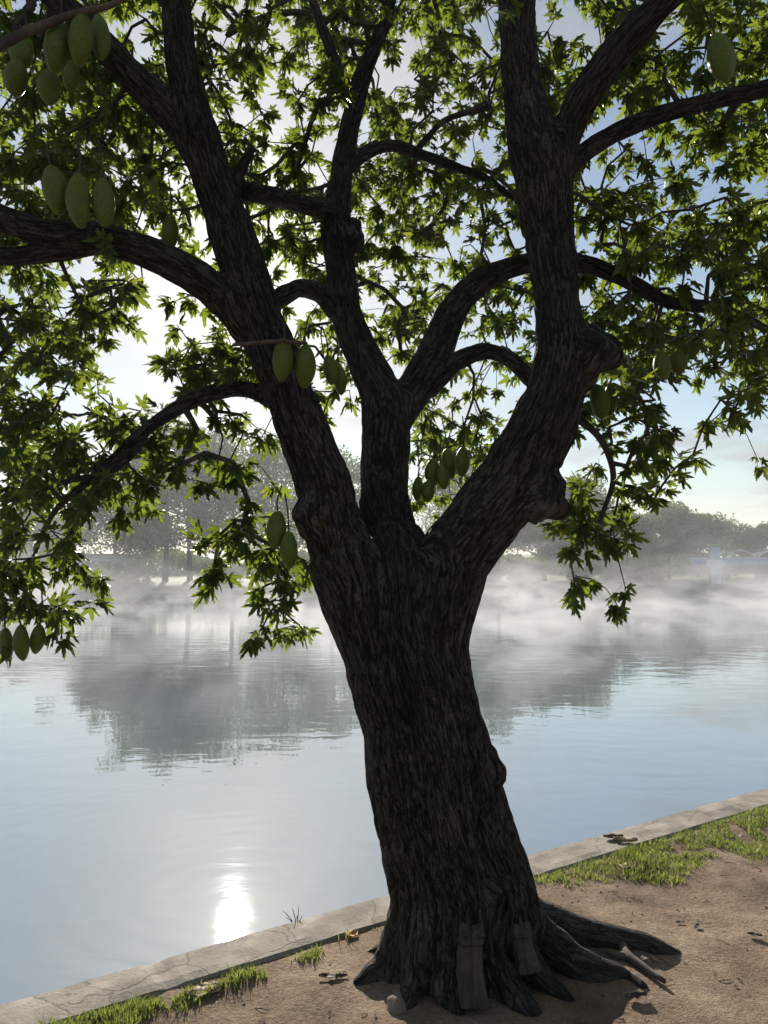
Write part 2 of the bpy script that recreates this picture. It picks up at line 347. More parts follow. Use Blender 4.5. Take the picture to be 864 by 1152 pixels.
us = np.concatenate([np.linspace(-300, -12, 24), np.linspace(-11, -1.6, 30), np.linspace(-1.5, 7.5, 300), np.linspace(7.8, 20, 30), np.linspace(22, 300, 24)])
vs = np.concatenate([[KW - 0.03], np.linspace(KW + 0.005, 4.6, 150), np.linspace(4.8, 12, 20), np.linspace(14, 300, 20)])
V = []
for u in us:
    for v in vs:
        x, y = K(u, v); V.append((x, y, ground_h(x, y)))
gF = np.array(grid_faces(len(us), len(vs)))[:, ::-1]
tag(mesh_np('ground', V, gF, M_dirt, smooth=True), 'trodden brown dirt of the near bank around the tree', kind='structure')

mb = MB()                                            # kerb: worn profile swept along, with shallow joints
ks = np.concatenate([np.linspace(-200, -3, 60), np.arange(-2.9, 9.0, 0.035), np.linspace(9.3, 200, 60)])
prof = [(0.0, -1.6), (0.0, -0.02), (0.018, 0.0), (0.06, 0.002), (0.12, 0.003), (0.18, 0.002), (KW - 0.012, 0.0), (KW, -0.012), (KW, -1.6)]
V = []
for u in ks:
    jn = min(abs((u - 0.55) % 1.9), abs(1.9 - (u - 0.55) % 1.9))
    dz = -0.006 if jn < 0.02 else 0
    for i, (v, z) in enumerate(prof):
        w = 0.006 * mnoise.noise(Vector((u * 3, v * 9, 1))) + 0.004 * mnoise.noise(Vector((u * 11, v * 20, 4)))
        x, y = K(u, v + (w if 0 < i < 8 else 0)); V.append((x, y, z + 0.028 + (dz + w if z > -1 else 0)))
kF = np.array(grid_faces(len(ks), len(prof)))[:, ::-1]
tag(mesh_np('kerb', V, kF, M_conc, smooth=False), 'worn concrete kerb along the edge of the lake', kind='structure')

M_water = water_material()
wv = [(*K(-320, 0.03), WATER), (*K(320, 0.03), WATER), (*K(320, -420), WATER), (*K(-320, -420), WATER)]
tag(mesh_np('water', wv, [(0, 1, 2, 3)], M_water), 'calm misty lake water with the sun glinting on it', kind='structure')

# far bank: a terrain sheet rising from the water
xs = np.linspace(-230, 230, 150); V = []
def bank_y(x): return 84 + 4.0 * mnoise.noise(Vector((x * 0.03, 0, 7))) - 0.06 * max(0, x)
tv = [-3, -0.3, 0.0, 0.5, 1.5, 4, 9, 18, 40, 90, 200]
tz = [WATER - 1.2, WATER - 0.1, WATER + 0.25, WATER + 0.55, WATER + 0.75, WATER + 1.0, WATER + 1.2, WATER + 1.6, WATER + 3.0, 5.5, 9.0]
for x in xs:
    for t, z in zip(tv, tz):
        V.append((x, bank_y(x) + t + 0.35 * mnoise.noise(Vector((x * 0.5, t, 2))), z + 0.2 * mnoise.noise(Vector((x * 0.12, t * 0.2, 5))) * (t > 0.4)))
tag(mesh_np('far_bank', V, np.array(grid_faces(len(xs), len(tv)))[:, ::-1], M_bank, smooth=True), 'low grassy bank on the far side of the lake', kind='structure')
def bank_h(x, y):
    t = y - bank_y(x); return float(np.interp(t, tv, tz))

# ------------------------------------------------------------------ far trees
def far_tree_meshes(seed, H, W, crown0, nleaf, trunk_r, airy=1.0, mat=None):
    g = np.random.default_rng(seed)
    # trunk with limbs
    mb = MB(); lean = g.normal(0, 0.3, 2)
    top = np.array([lean[0], lean[1], H * 0.86])
    tp = smooth_path([(0, 0, -0.5), (lean[0] * 0.2, lean[1] * 0.2, H * 0.25), (lean[0] * 0.7, lean[1] * 0.4, H * 0.55), top], 12)
    mb.tube(tp, trunk_r * np.linspace(1, 0.12, 12) ** 1.1, 7)
    centres = []
    nl = 15
    for i in range(nl):
        f = crown0 + (0.93 - crown0) * (i + 0.5) / nl; z0 = H * f * 0.85
        b = np.array([np.interp(z0, tp[:, 2], tp[:, 0]), np.interp(z0, tp[:, 2], tp[:, 1]), z0])
        ang = i * 2.4 + g.uniform(-.4, .4)
        sh = math.sin(math.pi * min(1, (0.25 + 0.75 * (f - crown0) / (1 - crown0)))) ** 0.6
        rr = W * 0.5 * max(0.3, sh) * g.uniform(0.65, 1.0)
        e = b + np.array([math.cos(ang) * rr, math.sin(ang) * rr, rr * g.uniform(0.25, 0.7)])
        mid = (b + e) / 2 + np.array([0, 0, -0.08 * rr])
        mb.tube(smooth_path([b, mid, e], 6), np.linspace(trunk_r * 0.33, 0.03, 6), 5)
        for t in (0.6, 0.95): centres.append((b + (e - b) * t, W * g.uniform(0.10, 0.2)))
        for k in range(3):
            e2 = e + g.normal(0, W * 0.1, 3); mb.tube([e * 0.5 + mid * 0.5, e2], [0.05, 0.02], 4); centres.append((e2, W * g.uniform(0.07, 0.14)))
    centres.append((top + np.array([0, 0, H * 0.06]), W * 0.14))
    trunk = mb
    cs = np.array([c for c, _ in centres]); rs = np.array([r for _, r in centres])
    w = rs ** 2; idx = g.choice(len(cs), nleaf, p=w / w.sum())
    d = g.normal(size=(nleaf, 3)); d /= np.linalg.norm(d, axis=1)[:, None]
    pos = cs[idx] + d * (rs[idx] * g.uniform(0.2, 1.15, nleaf) ** 0.7)[:, None] * np.array([1, 1, 0.75]) * airy
    a = g.normal(size=(nleaf, 3)); a /= np.linalg.norm(a, axis=1)[:, None]
    b = np.cross(a, g.normal(size=(nleaf, 3))); b /= np.linalg.norm(b, axis=1)[:, None]
    s = g.uniform(0.12, 0.30, nleaf)[:, None]
    V = np.stack([pos - a * s, pos + b * s * 0.6, pos + a * s, pos - b * s * 0.6 + 0.1 * s], 1).reshape(-1, 3)
    F = np.arange(nleaf * 4).reshape(-1, 4)
    return trunk, V, F
protos = {}
def proto(kind):
    if kind in protos: return protos[kind]
    spec = {'tall': (3, 21, 15, 0.22, 15000, 0.42, 1.0), 'airy': (5, 20, 14, 0.2, 7500, 0.35, 1.2), 'round': (8, 11, 10, 0.1, 12000, 0.3, 1.0),
            'small': (9, 8, 8, 0.1, 5200, 0.2, 1.05), 'broad': (14, 14, 14, 0.15, 14000, 0.35, 1.05), 'wispy': (21, 10, 8, 0.3, 2400, 0.18, 1.3)}[kind]
    mt = M_greenleaf if kind == 'small' else M_farleaf
    tk, V, F = far_tree_meshes(*spec)
    to = tk.build('trunk', M_farbark, None, True); co = mesh_np('crown', V, F, mt)
    protos[kind] = (to.data, co.data); bpy.data.objects.remove(to); bpy.data.objects.remove(co)
    return protos[kind]
def far_tree(px, D, kind, label, rz=0.0, sc=1.0, name='misty_tree', zs=1.0):
    p, _ = P(px, 640, D); x = p[0]
    t = empty(name, (x, D, bank_h(x, D)), rz); t.scale = (sc, sc, sc * zs)
    tag(t, label, 'tree', 'trees on the far bank')
    for nm, me in zip(('trunk', 'crown'), proto(kind)):
        o = bpy.data.objects.new(nm, me); COL.objects.link(o); o.parent = t
FT = [
 (-60, 90, 'broad', 'far tree cut off by the left edge behind the low leaf sprays', 0.3, 0.9),
 (35, 92, 'round', 'low round far tree behind hanging leaf sprays, left of the pale building', 1.3, 0.85),
 (128, 93, 'broad', 'misty tree standing directly behind the pale low building', 0.9, 0.95),
 (186, 89, 'tall', 'tall dark tree with a clear trunk over the sunlit grass, left one of the pair', 2.3, 0.98),
 (214, 92, 'tall', 'taller-trunked right one of the pair over the sunlit grass', 4.1, 0.93),
 (262, 88, 'airy', 'tall pale thin-leaved tree faded by mist beside the left limb of the big tree', 0.5, 0.95),
 (318, 91, 'airy', 'pale thin-leaved tree partly hidden behind the left limb and its two low fruits', 2.9, 0.92),
 (372, 90, 'tall', 'far tree seen hidden mostly behind the fork of the big tree', 1.1, 0.8),
 (505, 89, 'airy', 'silvery thin-leaved tree seen through the fork under the cluster of fruits', 3.3, 0.72),
 (560, 90, 'broad', 'misty tree just right of the leaning right limb at the lake edge', 1.9, 1.0),
 (612, 88, 'round', 'dark rounded tree in the mist below the right limb burl', 5.0, 1.2),
 (660, 90, 'broad', 'grey misty tree behind the lowest leaf spray on the right', 2.2, 0.82),
 (706, 92, 'round', 'pale misty tree left of the dome-shaped one', 0.7, 0.8),
 (752, 94, 'round', 'dark dome-shaped tree left of the bridge pylon', 3.6, 0.88),
 (785, 97, 'round', 'second dome-shaped tree directly behind the bridge pylon', 4.4, 0.8),
 (828, 100, 'wispy', 'small open-crowned tree above the bridge domes', 1.2, 0.82),
 (860, 99, 'round', 'bushy tree at the right edge behind the bridge', 2.0, 0.66),
]
for px, D, k, lb, rz, s in FT: far_tree(px, D, k, lb, rz, s)
bushes = [(100, 85.5, 'pale green bush at the foot of the pale building'), (150, 86, 'low bush left of the paired tall trees'), (245, 85, 'bush right of the paired tall trees'),
          (345, 85, 'bush at the lake edge behind the left limb'), (545, 85, 'small bush at the lake edge right of the trunk'), (590, 84, 'bush over the bright strip of grass'),
          (650, 84, 'bush in the mist under the lowest right leaf spray'), (735, 82, 'yellowish bush left of the bridge pylon'), (690, 83.5, 'bush between the misty trees and the bridge')]
for i, (px, D, lb) in enumerate(bushes):
    p, _ = P(px, 640, D); sc = random.uniform(0.28, 0.42)
    t = empty('shrub', (p[0], bank_y(p[0]) + 2.0, bank_h(p[0], bank_y(p[0]) + 2.0) - 0.5), i * 1.7); t.scale = (sc * 1.5, sc * 1.3, sc)
    tag(t, lb, 'bush', 'bushes along the far bank')
    for nm, me in zip(('stem', 'crown'), proto('small')):
        o = bpy.data.objects.new(nm, me); COL.objects.link(o); o.parent = t
# far-off wood closing the gaps behind the trees, one mass
g = np.random.default_rng(77); n = 60000
x = g.uniform(-120, 120, n); y = 112 + g.uniform(-5, 5, n)
hh = np.array([3.6 + 2.0 * mnoise.noise(Vector((a * 0.11, 3, 0))) + 1.2 * mnoise.noise(Vector((a * 0.4, 3, 8))) for a in x])
z = 0.6 + hh * g.uniform(0, 1, n) ** 0.8
pos = np.stack([x, y, z], 1); a = g.normal(size=(n, 3)); a /= np.linalg.norm(a, axis=1)[:, None]; b = np.cross(a, g.normal(size=(n, 3))); b /= np.linalg.norm(b, axis=1)[:, None]
s = g.uniform(0.2, 0.45, n)[:, None]
V = np.stack([pos - a * s, pos + b * s * 0.6, pos + a * s, pos - b * s * 0.6], 1).reshape(-1, 3)
tag(mesh_np('far_wood', V, np.arange(n * 4).reshape(-1, 4), M_farleaf), 'hazy woodland closing the view behind the far bank', 'woodland', kind='stuff')

# far pale building on the left bank
M_pale = flat_mat('pale_render', (0.6, 0.62, 0.66)); M_roof = flat_mat('grey_roof', (0.34, 0.36, 0.40)); M_glass = flat_mat('dark_glass', (0.04, 0.05, 0.06), 0.2)
M_blue = flat_mat('blue_paint', (0.26, 0.40, 0.66)); M_white = flat_mat('white_paint', (0.5, 0.6, 0.72)); M_shadeconc = flat_mat('shade_dark_concrete', (0.14, 0.14, 0.14))  # bridge concrete coloured darker, with the shade under the deck put in
p, mpp = P(104, 640, 94); bx, bz = p[0], bank_h(p[0], 94) - 0.2
bd = tag(empty('low_building', (bx, 94, bz)), 'pale low building with a flat grey roof across the lake at left', 'building')
mb = MB(); mb.box((0, 0, 1.6), (9, 4, 3.2)); mb.build('wall', M_pale, bd)
mb = MB(); mb.box((0, 0, 3.32), (9.8, 4.8, 0.22)); mb.build('roof', M_roof, bd)
for i in range(4):
    mb = MB(); mb.box((-3.3 + i * 1.9, -2.02, 1.9), (1.1, 0.06, 1.1)); w = mb.build('window', M_glass, bd)
    mb = MB(); mb.box((-3.3 + i * 1.9, -2.06, 1.32), (1.25, 0.12, 0.08)); mb.build('sill', M_white, w)
mb = MB(); mb.box((3.7, -2.02, 1.15), (0.95, 0.06, 2.1)); mb.build('door', M_roof, bd)

# bridge with tapered pylon and curved canopies, on the right
BD = 86.0; pc, mpp = P(795, 646, BD)
def bxp(px, py): q, _ = P(px, py, BD); return q[0], q[2]
xl, _ = bxp(772, 640); xr = bxp(1010, 640)[0]; _, ztop = bxp(795, 627); _, zbot = bxp(795, 641)
br = tag(empty('footbridge', (xl, BD, WATER)), 'pale blue footbridge deck on concrete piers at the right edge of the lake', 'bridge')
def rel(mb, nm, m): 
    o = mb.build(nm, m, br); o.location = (-xl, -BD, -WATER); return o
mb = MB(); mb.box(((xl + xr) / 2, BD, zbot + 0.25), (xr - xl, 3.0, 0.5)); rel(mb, 'deck', M_shadeconc)
mb = MB(); mb.box(((xl + xr) / 2, BD - 1.45, zbot + 0.88), (xr - xl, 0.12, 0.7)); rel(mb, 'parapet', M_blue)
mb = MB(); mb.box(((xl + xr) / 2, BD - 1.45, zbot + 1.31), (xr - xl, 0.2, 0.12)); rel(mb, 'handrail', M_white)
for k in range(5):
    xx = xl + 4.2 + k * 4.6
    mb = MB(); mb.box((xx, BD, (zbot - 1.2 + WATER) / 2 + 0.3), (0.7, 2.4, zbot - WATER + 1.3)); rel(mb, 'pier', M_shadeconc)
# pylon
px0, pz1 = bxp(795, 617); _, pz0 = bxp(795, 668)
py = tag(empty('bridge_pylon', (px0, BD - 1.9, WATER + 0.6)), 'tapered pale blue-white pylon standing at the left end of the footbridge', 'pylon')
hgt = pz1 - WATER - 0.6; V = []
for z, wx in ((0 - 0.6, 0.6), (hgt * 0.45, 0.6), (hgt * 0.55, 1.05), (hgt * 0.66, 1.0), (hgt * 0.68, 0.62), (hgt, 0.42)):
    for sx, sy in ((-1, -1), (1, -1), (1, 1), (-1, 1)): V.append((sx * wx, sy * 0.35, z))
F = grid_faces(6, 4, True) + [(20, 21, 22, 23)]
mesh_np('shaft', V, F, M_white, py)
mb = MB(); mb.box((0, 0, hgt + 0.06), (1.0, 0.85, 0.12)); mb.build('cap', M_blue, py)
# two curved canopies beyond the bridge
for i, (cxp, wpx, lb) in enumerate([(826, 34, 'low curved glass canopy roof beyond the footbridge, nearer the pylon'), (866, 44, 'low curved glass canopy roof beyond the footbridge at the right edge')]):
    q, m_ = P(cxp, 628, BD + 6); W_ = wpx * m_; ct = tag(empty('curved_canopy', (q[0], BD + 6, q[2] - 0.4)), lb, 'canopy', 'curved canopies beyond the footbridge')
    V = []; nn = 14
    for yy in (-1.6, 1.6):
        for k in range(nn): a = math.pi * k / (nn - 1); V.append((-math.cos(a) * W_ / 2, yy, math.sin(a) * 1.25))
    for yy in (-1.6, 1.6):
        for k in range(nn): a = math.pi * k / (nn - 1); V.append((-math.cos(a) * (W_ / 2 - 0.08), yy, math.sin(a) * 1.17))
    F = grid_faces(2, nn) + [tuple(reversed(f)) for f in grid_faces(2, nn, off=2 * nn)]
    F += [(k, k + 1, 2 * nn + k + 1, 2 * nn + k) for k in range(nn - 1)] + [(nn + k + 1, nn + k, 3 * nn + k, 3 * nn + k + 1) for k in range(nn - 1)]
    mesh_np('roof', V, F, M_roof, ct)
    th = [math.pi * k / 15 for k in range(16)]
    mb = MB(); mb.tube([(-math.cos(t) * W_ / 2, -1.62, math.sin(t) * 1.27) for t in th], [0.09] * 16, 6); mb.build('arch_rib', M_white, ct, True)
    for sx in (-1, 1):
        mb = MB(); mb.box((sx * W_ / 2, -1.5, -1.2), (0.15, 0.15, 2.4)); mb.build('post', M_white, ct)

# ------------------------------------------------------------------ the big tree: limbs traced as thick curves
def limb(pts, n):
    """pts: (px, py, width_px, D) -> path, radii"""
    rows = []
    for x, y, w, D in pts:
        p, mp_ = P(x, y, D); rows.append((*p, w * mp_ / 2))
    s = smooth_path(rows, n); return s[:, :3], np.maximum(s[:, 3], 0.004)
TD = 3.12
LIMBS = [
 # trunk: three fused stems give the flutes
 ('trunk', [(522, 1120, 150, 3.02), (512, 1060, 142, 3.06), (515, 1000, 138, TD), (492, 900, 132, TD), (470, 800, 122, TD), (450, 720, 118, TD), (447, 660, 110, 3.16), (436, 610, 84, 3.26)], 50),
 ('trunk', [(465, 1115, 70, 2.98), (483, 1040, 90, 3.02), (488, 1000, 92, 3.05), (466, 900, 92, 3.06), (446, 800, 84, 3.06), (428, 730, 86, 3.08), (405, 670, 92, 3.08), (385, 620, 86, 3.06)], 50),
 ('trunk', [(590, 1105, 100, 3.1), (562, 1040, 100, 3.1), (550, 1000, 96, 3.1), (522, 900, 94, 3.1), (495, 800, 88, 3.1), (484, 740, 84, 3.1), (490, 680, 90, 3.1), (505, 635, 92, 3.1)], 50),
 # left limb
 ('limb', [(405, 670, 92, 3.08), (382, 610, 84, 3.06), (362, 540, 76, 3.03), (340, 480, 68, 3.0), (312, 410, 66, 2.97), (287, 345, 64, 2.95), (265, 275, 62, 2.93), (240, 205, 56, 2.9), (220, 140, 50, 2.87), (205, 70, 42, 2.85), (196, 0, 39, 2.83), (185, -90, 34, 2.8), (180, -200, 24, 2.8), (190, -330, 12, 2.85)], 90),
 ('limb', [(232, 185, 44, 2.9), (200, 140, 42, 2.86), (160, 98, 40, 2.8), (120, 55, 38, 2.72), (80, 15, 34, 2.66), (30, -30, 30, 2.6), (-50, -90, 22, 2.5), (-150, -150, 12, 2.4)], 44),
 ('limb', [(285, 375, 50, 2.96), (252, 338, 48, 2.92), (215, 308, 46, 2.86), (165, 284, 42, 2.8), (110, 268, 40, 2.74), (50, 262, 36, 2.7), (-10, 240, 34, 2.66), (-90, 200, 24, 2.6), (-180, 180, 12, 2.6)], 50),
 ('limb', [(125, 272, 30, 2.76), (70, 282, 27, 2.74), (20, 288, 25, 2.75), (-40, 292, 20, 2.78), (-120, 320, 12, 2.85)], 26),
 ('limb', [(316, 455, 30, 3.02), (278, 438, 22, 3.06), (235, 443, 22, 3.1), (195, 462, 20, 3.12), (160, 487, 17, 3.14), (125, 520, 14, 3.15), (95, 545, 11, 3.16), (62, 575, 8, 3.17), (42, 615, 6, 3.18), (28, 670, 4, 3.2)], 44),
 ('limb', [(168, 480, 12, 3.13), (150, 508, 13, 3.15), (120, 533, 10, 3.2), (80, 540, 8, 3.3), (40, 555, 6, 3.4), (0, 575, 5, 3.5)], 26),
 ('limb', [(275, 215, 26, 2.98), (310, 222, 25, 3.2), (350, 232, 25, 3.4), (378, 240, 26, 3.5)], 20),
 ('limb', [(300, 342, 24, 3.05), (335, 325, 24, 3.25), (360, 330, 26, 3.42), (378, 350, 30, 3.48)], 20),
 ('limb', [(262, 215, 18, 2.92), (272, 190, 15, 2.86), (284, 165, 13, 2.82)], 10),
 # middle limb
 ('limb', [(447, 660, 80, 3.2), (436, 600, 72, 3.32), (433, 540, 66, 3.38), (434, 480, 64, 3.4), (428, 440, 56, 3.42), (408, 400, 48, 3.45), (390, 355, 42, 3.48), (382, 300, 38, 3.5), (378, 250, 38, 3.52), (384, 200, 32, 3.55), (394, 140, 26, 3.6), (408, 85, 23, 3.65), (428, 35, 20, 3.7), (442, -20, 17, 3.75), (450, -110, 12, 3.8), (440, -220, 7, 3.8)], 90),
 ('limb', [(440, 478, 50, 3.42), (470, 430, 48, 3.48), (492, 392, 46, 3.54), (508, 352, 40, 3.6), (533, 322, 34, 3.64), (568, 303, 29, 3.68), (612, 294, 26, 3.7), (660, 298, 24, 3.74), (705, 315, 21, 3.78), (752, 340, 18, 3.82), (810, 348, 15, 3.86), (880, 380, 10, 3.9), (950, 430, 5, 3.9)], 70),
 ('limb', [(478, 436, 36, 3.48), (512, 408, 26, 3.5), (548, 395, 21, 3.5), (578, 408, 20, 3.46), (602, 434, 22, 3.4), (622, 462, 20, 3.3)], 36),
 ('limb', [(388, 190, 24, 3.56), (412, 172, 19, 3.6), (442, 164, 16, 3.66), (475, 174, 14, 3.72), (512, 188, 13, 3.8), (545, 200, 11, 3.9), (575, 222, 9, 4.0)], 30),
 ('limb', [(468, 170, 10, 3.72), (485, 150, 9, 3.74), (505, 133, 8, 3.75), (552, 120, 8, 3.7)], 14),
 ('limb', [(398, 125, 16, 3.6), (382, 85, 15, 3.55), (366, 40, 14, 3.5), (350, -5, 12, 3.45), (330, -80, 8, 3.4)], 24),
 # right limb
 ('limb', [(490, 690, 92, 3.1), (508, 635, 96, 3.1), (542, 588, 98, 3.08), (578, 538, 94, 3.05), (606, 488, 90, 3.02), (625, 440, 80, 3.0), (632, 400, 70, 3.0), (628, 350, 60, 3.0), (622, 300, 62, 3.0), (614, 240, 68, 3.0), (606, 180, 74, 3.0), (592, 125, 56, 2.98), (583, 70, 48, 2.96), (582, 10, 47, 2.94), (584, -60, 40, 2.9), (590, -160, 28, 2.9), (580, -300, 12, 2.9)], 100),
 ('limb', [(622, 215, 46, 3.0), (634, 160, 44, 2.98), (655, 112, 42, 2.94), (688, 66, 42, 2.88), (728, 22, 40, 2.8), (772, -22, 34, 2.72), (840, -80, 26, 2.6), (930, -140, 12, 2.5)], 44),
 ('limb', [(632, 195, 26, 3.02), (662, 168, 25, 3.04), (700, 146, 24, 3.06), (745, 128, 23, 3.08), (800, 114, 24, 3.1), (866, 98, 22, 3.1), (940, 70, 16, 3.1), (1040, 50, 9, 3.1)], 44),
 ('limb', [(640, 465, 12, 3.05), (668, 485, 10, 3.1), (684, 510, 9, 3.12), (690, 540, 8, 3.15), (680, 572, 6, 3.15), (668, 606, 4, 3.15)], 24),
 # roots
 ('root', [(560, 1000, 60, 3.1), (598, 1030, 46, 3.14), (640, 1042, 30, 3.2), (690, 1047, 24, 3.22), (738, 1054, 20, 3.2), (765, 1062, 8, 3.2)], 34),
 ('root', [(560, 1020, 70, 3.02), (600, 1050, 46, 3.0), (640, 1074, 34, 2.98), (680, 1090, 24, 2.97), (705, 1100, 12, 2.96), (725, 1112, 6, 2.9)], 34),
 ('root', [(555, 1030, 70, 2.98), (590, 1068, 44, 2.9), (625, 1098, 30, 2.84), (650, 1118, 16, 2.8)], 24),
 ('root', [(540, 1020, 60, 2.98), (552, 1070, 44, 2.88), (575, 1110, 36, 2.8), (600, 1140, 22, 2.72)], 24),
 ('root', [(500, 1020, 60, 2.97), (505, 1070, 50, 2.9), (512, 1120, 40, 2.8), (520, 1150, 24, 2.72)], 24),
 ('root', [(490, 1000, 60, 2.98), (478, 1050, 50, 2.92), (465, 1095, 40, 2.86), (455, 1130, 28, 2.78), (446, 1150, 16, 2.74)], 26),
 ('root', [(478, 1000, 60, 3.02), (455, 1050, 40, 3.0), (436, 1080, 28, 2.98), (418, 1100, 18, 2.95), (402, 1112, 8, 2.93)], 26),
 ('root', [(470, 1020, 40, 3.1), (450, 1050, 30, 3.12), (430, 1062, 20, 3.14), (410, 1066, 8, 3.15)], 18),
]
paths = [(k, *limb([(a, b, w * (0.84 if k == 'limb' else (0.9 if k == 'root' else 1)), d) for a, b, w, d in p], n)) for k, p, n in LIMBS]
for k, pa, ra in paths:                               # roots settle into the ground
    if k == 'root':
        for i in range(len(pa)):
            t = i / (len(pa) - 1)
            if t > 0.35:
                gz = ground_h(pa[i, 0], pa[i, 1]) + 0.0 * ra[i]; w = min(1, (t - 0.35) / 0.3)
                pa[i, 2] = pa[i, 2] * (1 - w) + (gz + ra[i] * (0.35 - 0.9 * max(0, t - 0.75) / 0.25)) * w
mb = MB()
for k, pa, ra in paths:
    jit = np.array([1 + 0.05 * mnoise.noise(Vector((i * 0.35, pa[0, 0] * 7, pa[0, 2] * 5))) for i in range(len(pa))])
    mb.tube(pa, ra * jit, 20)
def knob(x, y, D, rpx, sq=(1, 1, 1), seed=0):
    p, m_ = P(x, y, D); r = rpx * m_; mb.add(*ellipsoid(p, (r * sq[0], r * sq[1], r * sq[2]), 14, 18, 0.35, seed))
knob(668, 394, 2.95, 29, (1, 0.9, 0.95), 1); knob(655, 405, 2.98, 26, (1, 0.9, 1.2), 2)
knob(610, 556, 2.98, 30, (1, 0.9, 1.0), 3); knob(594, 540, 3.0, 30, (1, 0.9, 1.1), 4)
knob(352, 576, 2.97, 26, (0.8, 0.9, 1.1), 5); knob(392, 264, 3.48, 17, (1, 1, 1.1), 6)
knob(424, 885, 3.02, 8, (0.8, 1, 1.6), 7); knob(550, 870, 3.05, 18, (1, 0.8, 1.5), 8); knob(568, 1010, 2.95, 26, (1, 0.8, 1.3), 9); knob(466, 900, 2.95, 20, (0.8, .8, 2), 10)
raw = mb.build('raw', M_bark)
md = raw.modifiers.new('r', 'REMESH'); md.mode = 'VOXEL'; md.voxel_size = 0.0068; md.use_smooth_shade = True
ms = raw.modifiers.new('s', 'SMOOTH'); ms.factor = 0.5; ms.iterations = 9
dg = bpy.context.evaluated_depsgraph_get(); ev = raw.evaluated_get(dg); em = ev.to_mesh()
n = len(em.vertices); V = np.empty(n * 3, np.float32); em.vertices.foreach_get('co', V); V = V.reshape(-1, 3).astype(float)
Nn = np.empty(n * 3, np.float32); em.vertices.foreach_get('normal', Nn); Nn = Nn.reshape(-1, 3).astype(float)
m = len(em.polygons); Fq = np.empty(len(em.loops), np.int32); em.loops.foreach_get('vertex_index', Fq); Fq = Fq.reshape(-1, 4)
ev.to_mesh_clear(); bpy.data.objects.remove(raw)
print('trunk verts', n, 'faces', m)
best = np.full(n, 1e9); bid = np.zeros(n, int); cid = np.zeros(n, int); co = np.zeros((n, 3)); bs = np.zeros(n); brd = np.zeros(n)
for li, (k, pa, ra) in enumerate(paths):
    if k == 'trunk' and li > 0: continue
    seg = pa[1:] - pa[:-1]; sl_ = np.linalg.norm(seg, axis=1); cum = np.concatenate([[0], np.cumsum(sl_)])
    lo = pa.min(0) - 0.35; hi = pa.max(0) + 0.35
    idx = np.where(np.all((V > lo) & (V < hi), axis=1))[0]
    if not len(idx): continue
    q = V[idx]
    for i in range(len(seg)):
        t = np.clip(((q - pa[i]) @ seg[i]) / (sl_[i] ** 2 + 1e-12), 0, 1)
        d = q - (pa[i] + t[:, None] * seg[i]); r = ra[i] + (ra[i + 1] - ra[i]) * t
        if k == 'trunk': r = r * 1.35
        else: r = r - 0.10 * np.clip(1 - (i + t) / len(seg) / 0.30, 0, 1) * min(1, np.max(ra) / 0.12)
        dd = np.linalg.norm(d, axis=1) - r
        w = dd < best[idx]
        if not w.any(): continue
        ii = idx[w]; best[ii] = dd[w]; bid[ii] = li
        if k == 'root' and i < 0.22 * len(seg): continue
        cid[ii] = li
for li, (k, pa, ra) in enumerate(paths):              # smooth coordinates round and along each limb
    ii = np.where(cid == li)[0]
    if not len(ii): continue
    seg = np.linalg.norm(pa[1:] - pa[:-1], axis=1); cum = np.concatenate([[0], np.cumsum(seg)])
    tg = np.gradient(pa, axis=0); tg /= np.linalg.norm(tg, axis=1)[:, None]
    q = V[ii]; R0 = 0.27 if k == 'trunk' else float(np.median(ra)) * 1.15
    d2 = ((q[:, None] - pa[None]) ** 2).sum(2); w = np.exp(-(d2 - d2.min(1)[:, None]) / (2 * (0.6 * R0 + 0.03) ** 2)); w /= w.sum(1)[:, None]
    z = (w * (cum[None] + np.einsum('ijk,jk->ij', q[:, None] - pa[None], tg))).sum(1)
    tgs = w @ tg; tgs /= np.linalg.norm(tgs, axis=1)[:, None]
    c = np.stack([np.interp(z, cum, pa[:, a]) for a in range(3)], 1)
    u = np.cross(tgs, np.array([0.03, 1, 0.02])); u /= np.linalg.norm(u, axis=1)[:, None]; v = np.cross(tgs, u)
    d = q - c; th = np.arctan2((d * v).sum(1), (d * u).sum(1))
    co[ii, 0] = np.cos(th) * R0; co[ii, 1] = np.sin(th) * R0; co[ii, 2] = z + li * 7.3
cF = cid[Fq]; mixed = np.any(cF != cF[:, :1], axis=1)
fade = np.full(n, 5.0); fade[Fq[mixed].ravel()] = 0
for it in range(1, 5):
    fm = fade[Fq].min(1) < it; vv = Fq[fm].ravel(); fade[vv] = np.minimum(fade[vv], it)
fade = np.clip(fade / 5.0, 0, 1)
# furrowed bark in the geometry (vectorised Worley noise, cells stretched along the limb)
def hash3(ix, iy, iz, s):
    h = (ix * 374761393 + iy * 668265263 + iz * 2147483647 + s * 1274126177) & 0xffffffff
    h = ((h ^ (h >> 13)) * 1274126177) & 0xffffffff
    return ((h ^ (h >> 16)) & 0xffff) / 65535.0
def worley(Q):
    I = np.floor(Q).astype(np.int64); f1 = np.full(len(Q), 9.0); f2 = np.full(len(Q), 9.0)
    for a in (-1, 0, 1):
        for b in (-1, 0, 1):
            for c in (-1, 0, 1):
                J = I + np.array([a, b, c])
                pt = J + np.stack([hash3(J[:, 0], J[:, 1], J[:, 2], s) for s in (1, 2, 3)], 1)
                d = np.linalg.norm(pt - Q, axis=1)
                f2 = np.where(d < f1, f1, np.minimum(f2, d)); f1 = np.minimum(f1, d)
    return f2 - f1
wob = np.stack([np.sin(co[:, 2] * 9 + co[:, 0] * 20), np.cos(co[:, 2] * 8 + co[:, 1] * 22)], 1) * 0.006
